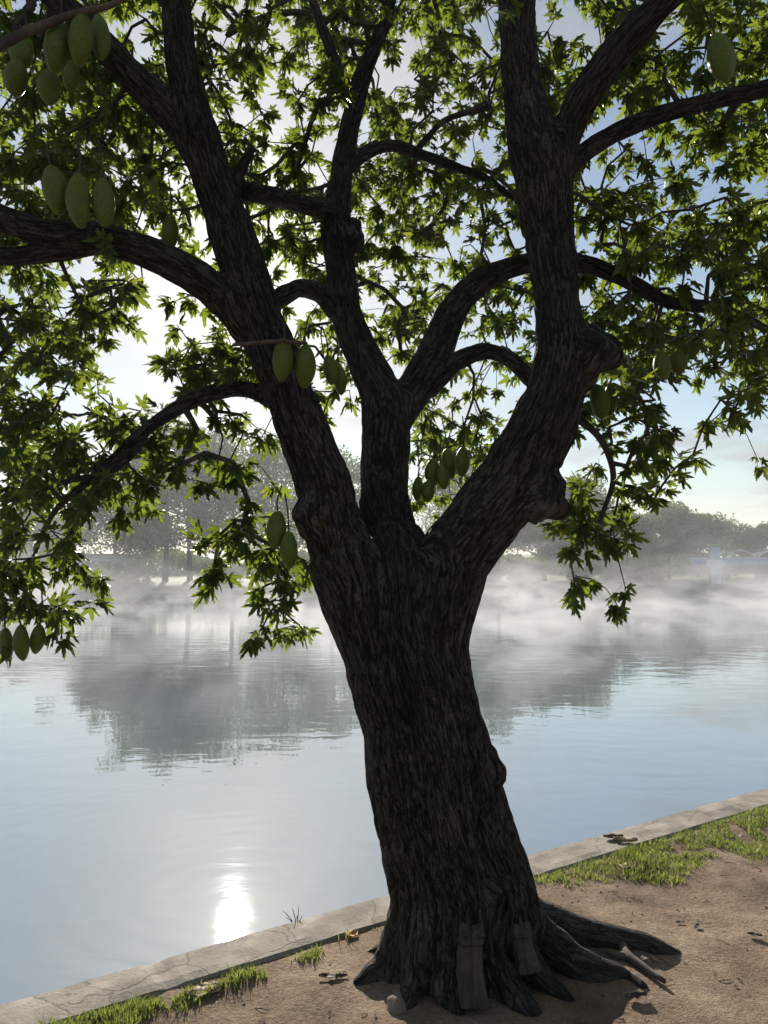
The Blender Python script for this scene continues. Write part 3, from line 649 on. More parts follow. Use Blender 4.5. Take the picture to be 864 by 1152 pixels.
Q = np.stack([(co[:, 0] + wob[:, 0]) / 0.045, (co[:, 1] + wob[:, 1]) / 0.045, co[:, 2] / 0.11], 1)
def pn(A): return np.array([mnoise.noise(Vector(q)) for q in A.tolist()])
wr = np.clip(worley(Q) / 0.4, 0, 1)
wv_ = pn(np.stack([co[:, 0] / 0.07, co[:, 1] / 0.07, co[:, 2] / 0.13], 1)) * 0.026; wz_ = pn(np.stack([co[:, 0] / 0.035 + 9, co[:, 1] / 0.035, co[:, 2] / 0.08], 1)) * 0.07
q1 = np.stack([(co[:, 0] + wv_) / 0.026, (co[:, 1] - wv_) / 0.026, (co[:, 2] + wz_) / 0.22], 1)
rg = np.clip(np.abs(pn(q1)) / 0.20, 0, 1); rg = rg * rg * (3 - 2 * rg)
ridge = rg * (0.72 + 0.28 * wr); ridge = ridge * fade + 0.6 * (1 - fade)
isr = np.array([1.0 if paths[b][0] == 'trunk' else (0.75 if paths[b][0] == 'limb' else 0.5) for b in bid])
rl = np.array([np.median(p[2]) for p in paths])[bid]
ampl = 0.012 * isr * np.clip(rl / 0.1, 0.25, 1)
lump = np.array([mnoise.noise(Vector(tuple(p * 5.0))) + 0.5 * mnoise.noise(Vector(tuple(p * 12.0))) for p in V]) * np.clip(rl / 0.1, 0.2, 1)
PXv, PYv = project(V)
gx = np.interp(PYv, [640, 700, 800, 900, 980, 1040], [452, 452, 456, 466, 478, 486])
fc = np.clip(-Nn[:, 1] * 1.6, 0, 1)
groove = np.exp(-((PXv - gx) / 15) ** 2) * np.clip((PYv - 610) / 50, 0, 1) * np.clip((1000 - PYv) / 160, 0, 1) * fc
gx2 = np.interp(PYv, [820, 900, 980, 1050, 1100], [528, 540, 560, 570, 575])
groove2 = np.exp(-((PXv - gx2) / 16) ** 2) * np.clip((PYv - 820) / 120, 0, 1) * np.clip((1110 - PYv) / 60, 0, 1) * fc
isT = np.array([paths[b][0] != 'limb' or b in (3, 12, 18) for b in bid])
V = V - Nn * (isT * (0.060 * groove + 0.045 * groove2))[:, None]
base = np.clip((0.9 - V[:, 2]) / 0.9, 0, 1) * (np.abs(V[:, 0] - TREE[0]) < 0.9)
thb = np.arctan2(V[:, 1] - TREE[1], V[:, 0] - TREE[0])
V = V + Nn * ((ridge - 0.6) * ampl * fade + lump * 0.012 + base * 0.018 * np.sin(thb * 9 + V[:, 2] * 2.0))[:, None]
tree = tag(empty('fruit_tree', (TREE[0], TREE[1], 0)), 'big dark rough-barked tree leaning over the kerb, hung with green fruits', 'tree')
def split(ids, name, label=None):
    fb = bid[Fq]; fi = np.where(np.isin(fb[:, 0], ids))[0]
    if not len(fi): return
    f = Fq[fi]; used, inv = np.unique(f.ravel(), return_inverse=True)
    o = mesh_np(name, V[used], inv.reshape(-1, 4), M_bark, None, True); me = o.data
    if len(me.vertices) == len(used):
        a = me.attributes.new('bark', 'FLOAT_VECTOR', 'POINT'); a.data.foreach_set('vector', co[used].astype(np.float32).ravel())
        a = me.attributes.new('furrow', 'FLOAT', 'POINT'); a.data.foreach_set('value', ridge[used].astype(np.float32))
        me.normals_split_custom_set_from_vertices(VN[used].tolist())
    o.parent = tree; o.matrix_parent_inverse = tree.matrix_basis.inverted()
# vertex normals of the whole displaced surface, so the pieces meet without a seam
fn = np.cross(V[Fq[:, 2]] - V[Fq[:, 0]], V[Fq[:, 3]] - V[Fq[:, 1]])
VN = np.zeros_like(V)
for c in range(4): np.add.at(VN, Fq[:, c], fn)
VN /= np.linalg.norm(VN, axis=1)[:, None] + 1e-12
bpy.context.view_layer.update()
split([0], 'trunk')
for li, (k, pa, ra) in enumerate(paths):
    if k != 'trunk': split([li], k)

# ------------------------------------------------------------------ fruits: (px, py, width, height, D, label)
FR = [
 (64, 52, 31, 60, 2.45, 'large green fruit at top left, first of the front trio under the dead branch'),
 (91, 44, 28, 60, 2.42, 'large green fruit at top left, middle of the front trio under the dead branch'),
 (112, 42, 24, 56, 2.50, 'green fruit at top left, right one of the three in front under the dead branch'),
 (26, 58, 28, 42, 2.62, 'shorter green fruit near the left edge, upper of the two left of the top trio'),
 (19, 88, 28, 40, 2.60, 'short green fruit near the left edge, lower of the two left of the top trio'),
 (56, 98, 28, 42, 2.58, 'green fruit hanging just below the top left trio'),
 (80, 86, 20, 36, 2.75, 'shaded green fruit half hidden behind the top left trio'),
 (62, 214, 31, 56, 2.50, 'left one of three green fruits hanging over the thick horizontal left limb'),
 (90, 226, 28, 64, 2.48, 'middle and longest of three green fruits hanging over the thick horizontal left limb'),
 (117, 228, 27, 57, 2.50, 'right one of three green fruits hanging over the thick horizontal left limb'),
 (191, 262, 20, 40, 3.05, 'dim green fruit alone just above the bend of the horizontal left limb'),
 (811, 65, 31, 60, 2.55, 'green fruit hanging alone at the top right above the thin right limb'),
 (318, 405, 25, 50, 2.72, 'left one of the pair of green fruits in front of the left limb'),
 (343, 412, 26, 48, 2.74, 'right one of the pair of green fruits in front of the left limb'),
 (371, 416, 18, 34, 3.2, 'small shaded fruit right of the pair in front of the left limb'),
 (383, 428, 16, 32, 3.25, 'lowest shaded fruit between the left limb and the middle limb'),
 (311, 596, 24, 43, 2.90, 'upper of two green fruits beside the knot on the left limb above the lake'),
 (325, 619, 22, 42, 2.88, 'lower of two green fruits beside the knot on the left limb above the lake'),
 (7, 725, 18, 37, 3.0, 'leftmost of the three fruits hanging low over the water at the left edge'),
 (25, 723, 19, 40, 2.98, 'middle of the three fruits hanging low over the water at the left edge'),
 (42, 719, 18, 33, 3.02, 'right one of the three fruits hanging low over the water at the left edge'),
 (745, 411, 21, 33, 2.95, 'upright green fruit on the right below the crown, with a dark one beside it'),
 (763, 408, 20, 28, 3.05, 'darker fruit touching the upright one on the right below the crown'),
 (673, 452, 23, 40, 3.1, 'green fruit hanging just below the big burl of the right limb'),
 (686, 450, 17, 36, 3.2, 'narrow fruit half hidden behind the one below the big burl'),
 (520, 520, 19, 33, 3.25, 'rightmost of the small fruit cluster hanging in the fork'),
 (505, 522, 19, 34, 3.32, 'fruit second from the right in the cluster hanging in the fork'),
 (487, 532, 19, 32, 3.28, 'middle fruit of the cluster hanging in the fork'),
 (498, 537, 17, 28, 3.22, 'short low fruit in the centre of the cluster hanging in the fork'),
 (482, 552, 17, 26, 3.25, 'lowest fruit of the cluster hanging in the fork'),
 (470, 550, 14, 28, 3.35, 'leftmost fruit of the cluster, touching the middle limb'),
]
FR_pix = np.array([(f[0], f[1], f[2], f[3], f[4]) for f in FR], float)

# ------------------------------------------------------------------ leaves and twigs
DEN = """
766553567876567888
877655567745667787
678745344645566577
788756535554532458
887745556765565433
777744646765677888
876534542565577888
565333444565468887
574375353454467636
886454343362257406
985433130472064303
876313310350067600
633206500120037300
551005620000022000
410000300000000000
000000000000000000
""".split()
def dens(x, y):
    c, r = x / 48 - 0.5, y / 48 - 0.5
    if r < -0.5 or c < -0.5 or c > 17.5: return 6.0 if r < 8 else (4.0 if r < 10 and c < 0 else (3.0 if r < 9 else 0.0))
    c0, r0 = int(math.floor(c)), int(math.floor(r)); fc, fr_ = c - c0, r - r0
    def g_(a, b): return float(DEN[min(15, max(0, b))][min(17, max(0, a))])
    return (g_(c0, r0) * (1 - fc) + g_(c0 + 1, r0) * fc) * (1 - fr_) + (g_(c0, r0 + 1) * (1 - fc) + g_(c0 + 1, r0 + 1) * fc) * fr_
# limb samples in photo space, so leaves keep behind the thick wood
LP = []
for k, pa, ra in paths:
    X, Y = project(pa); m_ = pa[:, 1] / FPX
    for i in range(len(pa)): LP.append((X[i], Y[i], ra[i] / m_[i], pa[i, 1]))
LP = np.array(LP)
tips = []
TRY = 60000; KD = 0.0135 * 1.12
cand = np.stack([rng.uniform(-330, 1190, TRY), rng.uniform(-420, 790, TRY), rng.uniform(0, 1, TRY), rng.uniform(0, 1, TRY)], 1)
for x, y, a, b in cand:
    de = dens(x, y)
    out = x < -30 or x > 894 or y < -30
    edge = y > 430
    cen = math.exp(-((x - 455) / 140) ** 2)
    if edge and not (440 < x < 560): D0, D1 = 2.85, 3.7
    else: D0, D1 = 2.75 + 1.0 * cen, 4.6 + 1.6 * cen
    D = D0 + (D1 - D0) * a
    cl = mnoise.noise(Vector((x * 0.017, y * 0.017, D * 1.3 + 9)))            # clumps and gaps
    lim = (de / 9) ** 1.4 * (0.6 + 1.6 * cl) * (D / 3.3) ** 2 * (0.24 if not out else 0.11)
    if cl > -0.3: lim += 0.035 * (de / 9)
    if b > lim * 1.25: continue
    dx = np.hypot(LP[:, 0] - x, LP[:, 1] - y)
    if np.any((dx < LP[:, 2] + 14) & (LP[:, 3] > D - 0.12) & (LP[:, 2] > 7)): continue
    fx = ((x - FR_pix[:, 0]) / (FR_pix[:, 2] * 0.5 + 18)) ** 2 + ((y - FR_pix[:, 1]) / (FR_pix[:, 3] * 0.5 + 18)) ** 2
    if np.any((fx < 1) & (FR_pix[:, 4] > D - 0.10)): continue
    tips.append((*P(x, y, D)[0], D))
# a few sprays the photograph shows in front of the wood
for x, y, D in [(118, 262, 2.4), (572, 8, 2.4), (384, 92, 3.3), (392, 100, 3.3), (378, 105, 3.35), (430, 10, 3.2), (375, 80, 3.3),
                (120, 550, 3.0), (140, 610, 3.05), (132, 618, 3.0), (200, 550, 3.1), (226, 556, 3.15), (60, 718, 3.0), (76, 712, 3.0), (85, 668, 3.05), (8, 762, 3.0),
                (280, 600, 3.0), (268, 640, 3.0), (300, 660, 3.0), (318, 690, 3.05), (345, 665, 3.05), (285, 655, 3.1), (310, 650, 3.05), (275, 620, 3.05),
                (640, 600, 3.1), (655, 645, 3.1), (640, 655, 3.12), (690, 640, 3.1), (668, 620, 3.15), (760, 540, 3.15), (745, 560, 3.15), (725, 585, 3.1), (700, 560, 3.2), (655, 625, 3.1), (780, 525, 3.2)]:
    tips.append((*P(x, y - (34 if y > 580 else (14 if y > 500 else 0)), D)[0], D))
tips = np.array(tips); print('tufts', len(tips))
tp = tips[:, :3]
# grow twigs: each tuft reaches for the nearest wood already there
nodes = []; 
for k, pa, ra in paths:
    if k == 'limb':
        for i in range(len(pa) // 4, len(pa)): nodes.append(pa[i])
nodes = [np.array(q) for q in nodes]; NB = len(nodes)
NA = np.zeros((len(nodes) + len(tp) * 6, 3)); NA[:NB] = nodes; nn_ = NB
parent = np.full(len(NA), -1); load = np.zeros(len(NA))
d0 = np.min(np.linalg.norm(tp[:, None] - NA[None, :NB], axis=2), axis=1)
order = np.argsort(d0); tipnode = np.zeros(len(tp), int); tipdir = np.zeros((len(tp), 3))
for ti in order:
    q = tp[ti]; dv = NA[:nn_] - q; d = np.linalg.norm(dv, axis=1) + 0.15 * np.maximum(0, -(dv[:, 2]))   # prefers to hang
    j = int(np.argmin(d)); a = NA[j]; L_ = np.linalg.norm(q - a)
    steps = max(1, min(5, int(L_ / 0.09))); prev = j
    off = rng.normal(0, 0.10 * L_, 3); off[2] += 0.14 * L_
    for s in range(1, steps + 1):
        t = s / steps; pt = a + (q - a) * t + off * math.sin(math.pi * t) * (1 if steps > 1 else 0)
        NA[nn_] = pt; parent[nn_] = prev; prev = nn_; nn_ += 1
    tipnode[ti] = prev; pd = NA[prev] - NA[parent[prev]]; tipdir[ti] = pd / (np.linalg.norm(pd) + 1e-9)
for ti in range(len(tp)):
    j = tipnode[ti]
    while j >= NB: load[j] += 1; j = parent[j]
mbt = MB()
rad = 0.0021 * np.power(np.maximum(load, 1), 0.42)
jt = np.arange(NB, nn_); A = NA[parent[jt]]; B = NA[jt]
rb = rad[jt]; ra_ = np.where(parent[jt] >= NB, rad[parent[jt]], rb * 1.5)
ra_ = np.minimum(ra_, rb * 2.0)
tg = B - A; tg /= np.linalg.norm(tg, axis=1)[:, None] + 1e-9
u = np.cross(tg, np.array([0.1, 1, 0.2])); u /= np.linalg.norm(u, axis=1)[:, None] + 1e-9; v = np.cross(tg, u)
ns = 5; th = np.arange(ns) * 2 * math.pi / ns
ringA = A[:, None] + ra_[:, None, None] * (np.cos(th)[None, :, None] * u[:, None] + np.sin(th)[None, :, None] * v[:, None])
ringB = B[:, None] + rb[:, None, None] * (np.cos(th)[None, :, None] * u[:, None] + np.sin(th)[None, :, None] * v[:, None])
TV = np.concatenate([ringA, ringB], 1).reshape(-1, 3); m_ = len(jt)
quad = np.array([(k, (k + 1) % ns, ns + (k + 1) % ns, ns + k) for k in range(ns)])
TF = (np.arange(m_)[:, None, None] * 2 * ns + quad[None]).reshape(-1, 4)
# slender limb ends too thin for the trunk surface join the twigs
ext = MB()
for k, pa, ra in paths:
    if k != 'limb': continue
    ii = np.where(ra < 0.017)[0]
    if len(ii) > 3: ext.tube(pa[ii[0]:], ra[ii[0]:] * 1.0, 8)
EV = np.concatenate(ext.V); EF4 = np.concatenate(ext.F4); EF3 = np.concatenate(ext.F3)
# one lobed leaf outline: fan of triangles round the midrib foot
lob = [(-98, 0.50), (-52, 0.82), (0, 1.0), (52, 0.82), (98, 0.50)]
def leaf_template(seed):
    g = np.random.default_rng(seed); pts = []
    pts.append((-150, 0.10))
    for i, (a, l) in enumerate(lob):
        l = l * g.uniform(0.9, 1.1); a = a + g.uniform(-5, 5)
        pts += [(a - 15, l * 0.60), (a - 11, l * 0.58), (a - 9.5, l * 0.80), (a - 4.5, l * 0.80), (a, l), (a + 5, l * 0.78), (a + 9.5, l * 0.81), (a + 11, l * 0.57), (a + 15, l * 0.62)]
        if i < 4: pts.append(((a + lob[i + 1][0]) / 2, 0.30))
    pts.append((150, 0.10))
    V = [(0, 0, 0)]
    for a, r in pts:
        x, y = math.sin(R(a)) * r, math.cos(R(a)) * r
        z = -0.16 * r * r - 0.10 * abs(x) + 0.03 * math.sin(a * 0.3)
        V.append((x, y + 0.1, z))
    # petiole
    V += [(-0.012, 0.12, 0), (0.012, 0.12, 0), (0.016, -0.5, 0.12), (-0.016, -0.5, 0.12)]
    k = len(pts); F = [(0, i, i + 1) for i in range(1, k)]
    F += [(k + 1, k + 2, k + 3), (k + 1, k + 3, k + 4)]
    return np.array(V), np.array(F)
T = [leaf_template(s) for s in range(4)]
nv, nf = len(T[0][0]), len(T[0][1])
LV = []; LF = []; cnt = 0
for ti in range(len(tp)):
    base_ = tp[ti]; ax = tipdir[ti] * 0.7 + np.array([0, 0, -0.30]) + rng.normal(0, 0.25, 3); ax /= np.linalg.norm(ax)
    a1 = np.cross(ax, [0.2, 0.9, 0.1]); a1 /= np.linalg.norm(a1); a2 = np.cross(ax, a1)
    nl = rng.integers(5, 9)
    for k in range(nl):
        ph = k * 2.4 + rng.uniform(-0.4, 0.4); sp = rng.uniform(0.35, 1.25) if k else 0.1
        d = ax * math.cos(sp) + (a1 * math.cos(ph) + a2 * math.sin(ph)) * math.sin(sp); d[2] -= 0.25; d /= np.linalg.norm(d)
        nrm = np.array([0, 0.25, 1.0]) + rng.normal(0, 0.45, 3) + 0.6 * (d * 0 + ax * 0.2); nrm -= d * (nrm @ d); nrm /= np.linalg.norm(nrm)
        sd = np.cross(d, nrm); s = rng.uniform(0.040, 0.086)
        tv_, tf_ = T[rng.integers(0, 4)]
        tv2 = tv_.copy(); tv2[:, 2] *= rng.uniform(0.2, 3.2); tv2[:, 0] *= rng.uniform(0.72, 1.08); tv2[:, 2] += rng.normal(0, 0.14) * tv2[:, 0] * tv2[:, 1]
        M_ = np.stack([sd, d, nrm]); LV.append((tv2 @ M_) * s + base_ + d * s * rng.uniform(0.3, 0.6) - tipdir[ti] * rng.uniform(0, 0.05)); LF.append(tf_ + cnt * nv); cnt += 1
LV = np.concatenate(LV); LF = np.concatenate(LF)
print('leaves', cnt, 'tris', len(LF))
Vall = np.concatenate([LV, TV, EV]); o1 = len(LV); o2 = o1 + len(TV)
cr = mesh_np('crown', Vall, [np.concatenate([TF + o1, EF4 + o2]), np.concatenate([LF, EF3 + o2])], [M_leaf, M_twig], None, False, np.concatenate([np.ones(len(TF) + len(EF4)), np.zeros(len(LF)), np.ones(len(EF3))]))
cr.parent = tree; cr.matrix_parent_inverse = tree.matrix_basis.inverted()

# dead broken branch at the top left and the thin stick through the left limb
def stick(name, pts, label, cat, m=M_dead, ns=8, parent=None):
    pa, ra = limb(pts, max(10, len(pts) * 5)); o0 = pa[0].copy(); mb = MB()
    ra = ra * np.array([1 + 0.15 * mnoise.noise(Vector((i * 0.7, pts[0][0], 0))) for i in range(len(ra))])
    mb.tube(pa - o0, ra, ns); o = mb.build(name, m, parent, True); o.location = o0
    if label: tag(o, label, cat)
    return o
stick('dead_branch', [(-60, 72, 13, 2.3), (-10, 56, 12, 2.34), (30, 36, 10, 2.38), (80, 17, 8.5, 2.4), (118, 8, 7, 2.4), (142, -2, 5, 2.4)], 'bare pale dead branch crossing above the top left fruits', 'branch')
stick('dead_twig', [(262, 388, 4, 2.7), (285, 386, 4.5, 2.7), (312, 384, 5, 2.7), (345, 386, 4, 2.7)], 'short bare stick across the left limb holding the pair of fruits', 'twig')

def fruit_mesh(seed):
    g = np.random.default_rng(seed); V = []; nu, nv_ = 20, 22
    bend = g.uniform(-0.10, 0.10)
    for i in range(nu + 1):
        t = i / nu; z = 0.5 - t
        r = 0.5 * (math.sin(math.pi * t ** 0.88) ** 0.56 if 0 < t < 1 else 0) * (1.0 + 0.10 * math.sin(math.pi * (t - 0.1)))
        r *= 0.90 + 0.12 * t
        for j in range(nv_):
            a = 2 * math.pi * j / nv_; k = 1 + 0.030 * math.cos(5 * a + seed) * math.sin(math.pi * t)
            V.append((r * k * math.cos(a) + bend * math.sin(math.pi * t), r * k * math.sin(a), z))
    me = mesh_np('fruit', V, grid_faces(nu + 1, nv_, True), M_fruit, None, True); d = me.data; bpy.data.objects.remove(me); return d
FM = [fruit_mesh(s) for s in range(5)]
for i, (x, y, w, h, D, lb) in enumerate(FR):
    p, m_ = P(x, y, D); W_, H_ = w * m_, h * m_
    e = tag(empty('green_fruit', tuple(p), 0), lb, 'fruit', 'green fruits hanging in the tree'); e.rotation_euler = (R(random.uniform(-9, 9)), R(random.uniform(-9, 9)), random.uniform(0, 6))
    o = bpy.data.objects.new('flesh', FM[i % 5]); COL.objects.link(o); o.parent = e; o.scale = (W_ * 0.9, W_ * 0.88, H_ * 1.06)
    mb = MB(); ln = 0.10 + 0.05 * random.random()
    mb.tube(smooth_path([(0, 0, H_ * 0.47), (0.006, 0, H_ * 0.5 + ln * 0.4), (-0.004, 0.01, H_ * 0.5 + ln)], 8), np.linspace(0.0042, 0.0026, 8), 6); mb.build('stalk', M_twig, e, True)

# ------------------------------------------------------------------ at the foot of the tree
def gpt(x, y, dz=0.0): p = G(x, y); return np.array([p[0], p[1], ground_h(p[0], p[1]) + dz])
def stake(x, ytop, ybot, D, wpx, label, tilt, lean):
    p, m_ = P(x, ybot, D); pt, _ = P(x, ytop, D); H_ = pt[2] - p[2]; w = wpx * m_
    e = tag(empty('wooden_stake', tuple(p)), label, 'stake', 'old wooden stakes against the trunk'); e.rotation_euler = (R(lean), R(tilt), 0.15)
    V = []; g = np.random.default_rng(int(x))
    lv = [(-0.08, 1.2), (0.06, 1.16), (0.18, 1.04), (0.32, 1.05), (0.45, 0.96), (0.58, 0.98), (0.70, 0.92), (0.745, 0.94), (0.76, 0.78), (0.79, 0.96), (0.85, 0.94), (0.87, 0.82), (0.90, 0.95), (0.94, 0.86), (0.97, 0.92), (1.0, 0.78)]
    nv_ = 12
    for t, k in lv:
        for j in range(nv_):
            a = 2 * math.pi * (j + 0.5) / nv_; c, s = math.cos(a), math.sin(a); q = max(abs(c), abs(s)) ** 0.85
            V.append((w / 2 * k * c / q + g.normal(0, 0.0022) + 0.006 * math.sin(t * 5 + x), w / 2 * k * 0.8 * s / q + g.normal(0, 0.0022), t * H_ + (0.016 * math.sin(a * 2 + x) if t > 0.93 else 0)))
    V.append((0, 0, H_ * 1.005)); nl_ = len(lv)
    F4 = grid_faces(nl_, nv_, True); F3 = [((nl_ - 1) * nv_ + j, (nl_ - 1) * nv_ + (j + 1) % nv_, nl_ * nv_) for j in range(nv_)]
    mesh_np('post', V, [F4, F3], M_stake, e)
stake(530, 1046, 1122, 2.74, 27, 'taller squared wooden stake with a notched top against the front of the trunk', 1.5, -6)
stake(592, 1044, 1088, 2.83, 22, 'shorter wooden stake stub beside the right root flare', -5, -8)

def stone(x, y, rpx, label, sq=(1, 0.8, 0.6), seed=0, m=M_stone):
    jit_ = 0.22 if rpx > 10 else 0.5
    p = gpt(x, y); r = rpx * math.hypot(p[1], EYE) / FPX
    V, F = ellipsoid((0, 0, 0), (r * sq[0], r * sq[1], r * sq[2]), 14, 20, jit_, seed)
    o = mesh_np('stone', V, F, m, None, True); o.location = (p[0], p[1], p[2] + r * sq[2] * 0.15); o.rotation_euler = (0, 0, seed)
    tag(o, label, 'stone'); return o
stone(447, 1144, 14, 'rounded brown stone at the left foot of the trunk', (0.8, 0.7, 0.75), 5)
stone(706, 1066, 6, 'small pale stone by the upper right root', seed=3)
stone(725, 1088, 7, 'small ochre stone between the two right roots', seed=8)
stone(640, 1055, 5, 'little stone wedged beside the upper right root near the trunk', seed=12)

def dead_leaf(x, y, lpx, label, m, rz, curl=0.5, seed=0, z=0.0, asp=0.42):
    p = gpt(x, y) if z == 0 else G(x, y, z); L_ = lpx * math.hypot(p[1], EYE) / FPX; g = np.random.default_rng(seed); V = []
    n1_, n2_ = 9, 5
    for i in range(n1_):
        t = i / (n1_ - 1); w = asp * L_ * math.sin(math.pi * min(1, t * 0.92 + 0.05)) ** 0.8 * (1 + 0.25 * math.sin(i * 2.1 + seed))
        for j in range(n2_):
            s = j / (n2_ - 1) - 0.5
            V.append(((t - 0.5) * L_, s * w, 0.55 * curl * L_ * (0.35 * s * s * 2 + 0.25 * (t - 0.5) ** 2) + 0.003 + 0.02 * L_ * math.sin(i * 1.3 + j + seed)))
    o = mesh_np('dead_leaf', V, grid_faces(n1_, n2_), m, None, True); o.location = tuple(p + np.array([0, 0, 0.004])); o.rotation_euler = (0.05, 0.05, rz)
    md = o.modifiers.new('t', 'SOLIDIFY'); md.thickness = 0.0015
    tag(o, label, 'dead leaf', 'dead leaves on the ground')
dead_leaf(228, 1124, 34, 'curled pale tan leaf on the dirt left of the trunk, larger one', M_deadleaf, 0.4, 0.7, 1)
dead_leaf(236, 1117, 22, 'small tan leaf lying against the larger curled one', M_deadleaf, 0.2, 0.7, 9)
dead_leaf(375, 1109, 28, 'dark brown leaf on the dirt between the kerb and the left roots', M_brownleaf, 0.1, 0.5, 2, asp=0.3)
dead_leaf(396, 1059, 14, 'bright orange leaf standing at the kerb left of the trunk', M_orangeleaf, 0.8, 1.4, 3, asp=0.8)
dead_leaf(706, 978, 24, 'pale leaf lying in the grass patch on the right', M_deadleaf, 0.5, 0.5, 4)
dead_leaf(690, 944, 22, 'dark crumpled leaf on the kerb right of the trunk', M_brownleaf, 0.2, 1.0, 5, z=0.027)
dead_leaf(704, 948, 24, 'brown twiggy leaf on the kerb beside the grass patch', M_deadleaf, 2.8, 1.2, 6, z=0.027)
dead_leaf(849, 1053, 14, 'small dark leaf alone on the open dirt at the right edge', M_brownleaf, -0.3, 0.8, 7)
dead_leaf(784, 1043, 12, 'small brown leaf on the dirt beyond the upper right root', M_brownleaf, 0.9, 0.8, 8)
dead_leaf(735, 1085, 14, 'ochre leaf beside the tip of the lower right root', M_deadleaf, 1.9, 0.8, 10)
dead_leaf(716, 1132, 22, 'dark crumpled leaf on the dirt below the broken root', M_brownleaf, 0.2, 1.2, 11)
dead_leaf(765, 1038, 10, 'tiny brown leaf behind the upper right root', M_brownleaf, 0.2, 0.6, 12)

# splintered driftwood at the root tip: one thing, two prongs
e = tag(empty('broken_wood', tuple(gpt(715, 1092))), 'pale splintered piece of wood with two prongs at the lower right root tip', 'driftwood')
for pts in ([(700, 1072, 9), (705, 1086, 12), (722, 1098, 9), (748, 1116, 5)], [(706, 1088, 8), (690, 1086, 7), (676, 1082, 3)]):
    q = np.array([gpt(a, b, 0.018) for a, b, _ in pts]) - np.array(e.location); ra = np.array([w * 3.1 / FPX / 2 for *_, w in pts])
    s = smooth_path(np.column_stack([q, ra]), 12); mb = MB(); mb.tube(s[:, :3], np.maximum(s[:, 3], 0.003), 7); mb.build('prong', M_dead, e, True)
# dry forked sprig leaning at the kerb
e = tag(empty('dry_sprig', tuple(gpt(362, 1062))), 'dry forked sprig leaning out over the water from the kerb', 'twig')
b0, _ = P(362, 1062, 3.30); b1, _ = P(333, 1044, 3.42); st0 = np.array(e.location)
mb = MB(); mb.tube(smooth_path([gpt(362, 1062, 0.004) - st0, (b0 * 0.5 + b1 * 0.5) - st0 + [0, 0, 0.01], b1 - st0], 8), np.linspace(0.004, 0.003, 8), 6); mb.build('stem', M_dead, e, True)
for x, y in ((318, 1024), (322, 1032), (329, 1022), (336, 1020), (334, 1030), (340, 1030)):
    q, _ = P(x, y, 3.45 + random.uniform(-0.03, 0.03)); mb = MB(); mb.tube(smooth_path([b1 - st0, (b1 + q) / 2 - st0 + [0.003, 0, 0.004], q - st0], 6), np.linspace(0.0028, 0.0012, 6), 5); mb.build('twig', M_dead, e, True)
# fine litter nobody could count
mb = MB(); g = np.random.default_rng(5)
for i in range(700):
    u = g.uniform(-0.3, 6.0); v = KW + 0.03 + abs(g.normal(0, 1.1)); x, y = K(u, v); z = ground_h(x, y); a = g.uniform(0, 6.28); l = g.uniform(0.004, 0.022) if i % 9 else g.uniform(0.02, 0.035)
    if i % 3 == 0:
        dx, dy = math.cos(a) * l * 1.5, math.sin(a) * l * 1.5; mb.tube([(x - dx, y - dy, z + 0.002), (x, y, z + 0.006), (x + dx, y + dy, z + 0.002)], [0.0012, 0.0016, 0.001], 4, m=0)
    elif i % 3 == 1:
        V_, F_ = ellipsoid((x, y, z + l * 0.1), (l * 0.3, l * 0.25, l * 0.2), 5, 7, 0.5, i); mb.add(V_, F_, m=1)
    else:
        c, s = math.cos(a) * l * 0.7, math.sin(a) * l * 0.7
        mb.add([(x - c, y - s, z + 0.003), (x - s * .4, y + c * .4, z + 0.008), (x + c, y + s, z + 0.003), (x + s * .4, y - c * .4, z + 0.006)], [(0, 1, 2, 3)], m=2)
tag(mb.build('ground_litter', [M_twig, M_stone, M_brownleaf]), 'fine twigs, crumbs and grit scattered over the dirt', 'litter', kind='stuff')

# ------------------------------------------------------------------ grass along the kerb
def inpoly(x, y, poly):
    c = False; j = len(poly) - 1
    for i in range(len(poly)):
        if (poly[i][1] > y) != (poly[j][1] > y) and x < (poly[j][0] - poly[i][0]) * (y - poly[i][1]) / (poly[j][1] - poly[i][1]) + poly[i][0]: c = not c
        j = i
    return c
RP = [G(*q)[:2] for q in [(600, 998), (640, 975), (720, 947), (790, 925), (870, 900), (1000, 862), (1150, 900), (960, 960), (864, 964), (800, 966), (760, 990), (700, 992), (650, 996)]]
LPy = [G(*q)[:2] for q in [(-120, 1210), (100, 1148), (200, 1122), (262, 1104), (330, 1085), (366, 1072), (362, 1080), (300, 1100), (238, 1116), (190, 1140), (100, 1178), (-60, 1250)]]
gb = []; g = np.random.default_rng(3)
def try_blades(n, poly, dn):
    P_ = np.array(poly); lo, hi = P_.min(0), P_.max(0)
    for _ in range(n):
        x, y = g.uniform(lo[0] - .1, hi[0] + .1), g.uniform(lo[1] - .1, hi[1] + .1)
        if not inpoly(x + 0.09 * mnoise.noise(Vector((x * 7, y * 7, 1))) + g.normal(0, 0.018), y + 0.09 * mnoise.noise(Vector((x * 7, y * 7, 6))) + g.normal(0, 0.018), poly) or toK((x, y))[1] < KW + 0.0: continue
        c = mnoise.noise(Vector((x * 4.0, y * 4.0, 2))) + 0.6 * mnoise.noise(Vector((x * 11, y * 11, 5)))
        if c < dn: continue
        gb.append((x, y, g.uniform(0.010, 0.036) * (1 + 1.2 * max(0, c))))
try_blades(120000, RP, -0.28); try_blades(60000, LPy, -0.25)
for cx_, cy_, r_, n_, h_ in ((378, 1058, 0.035, 70, 0.07), (412, 1046, 0.05, 60, 0.03), (425, 1040, 0.05, 60, 0.03), (720, 940, 0.1, 60, 0.03)):
    p = gpt(cx_, cy_)
    for _ in range(n_): gb.append((p[0] + g.normal(0, r_), p[1] + g.normal(0, r_ * 0.5), g.uniform(0.4, 1) * h_))
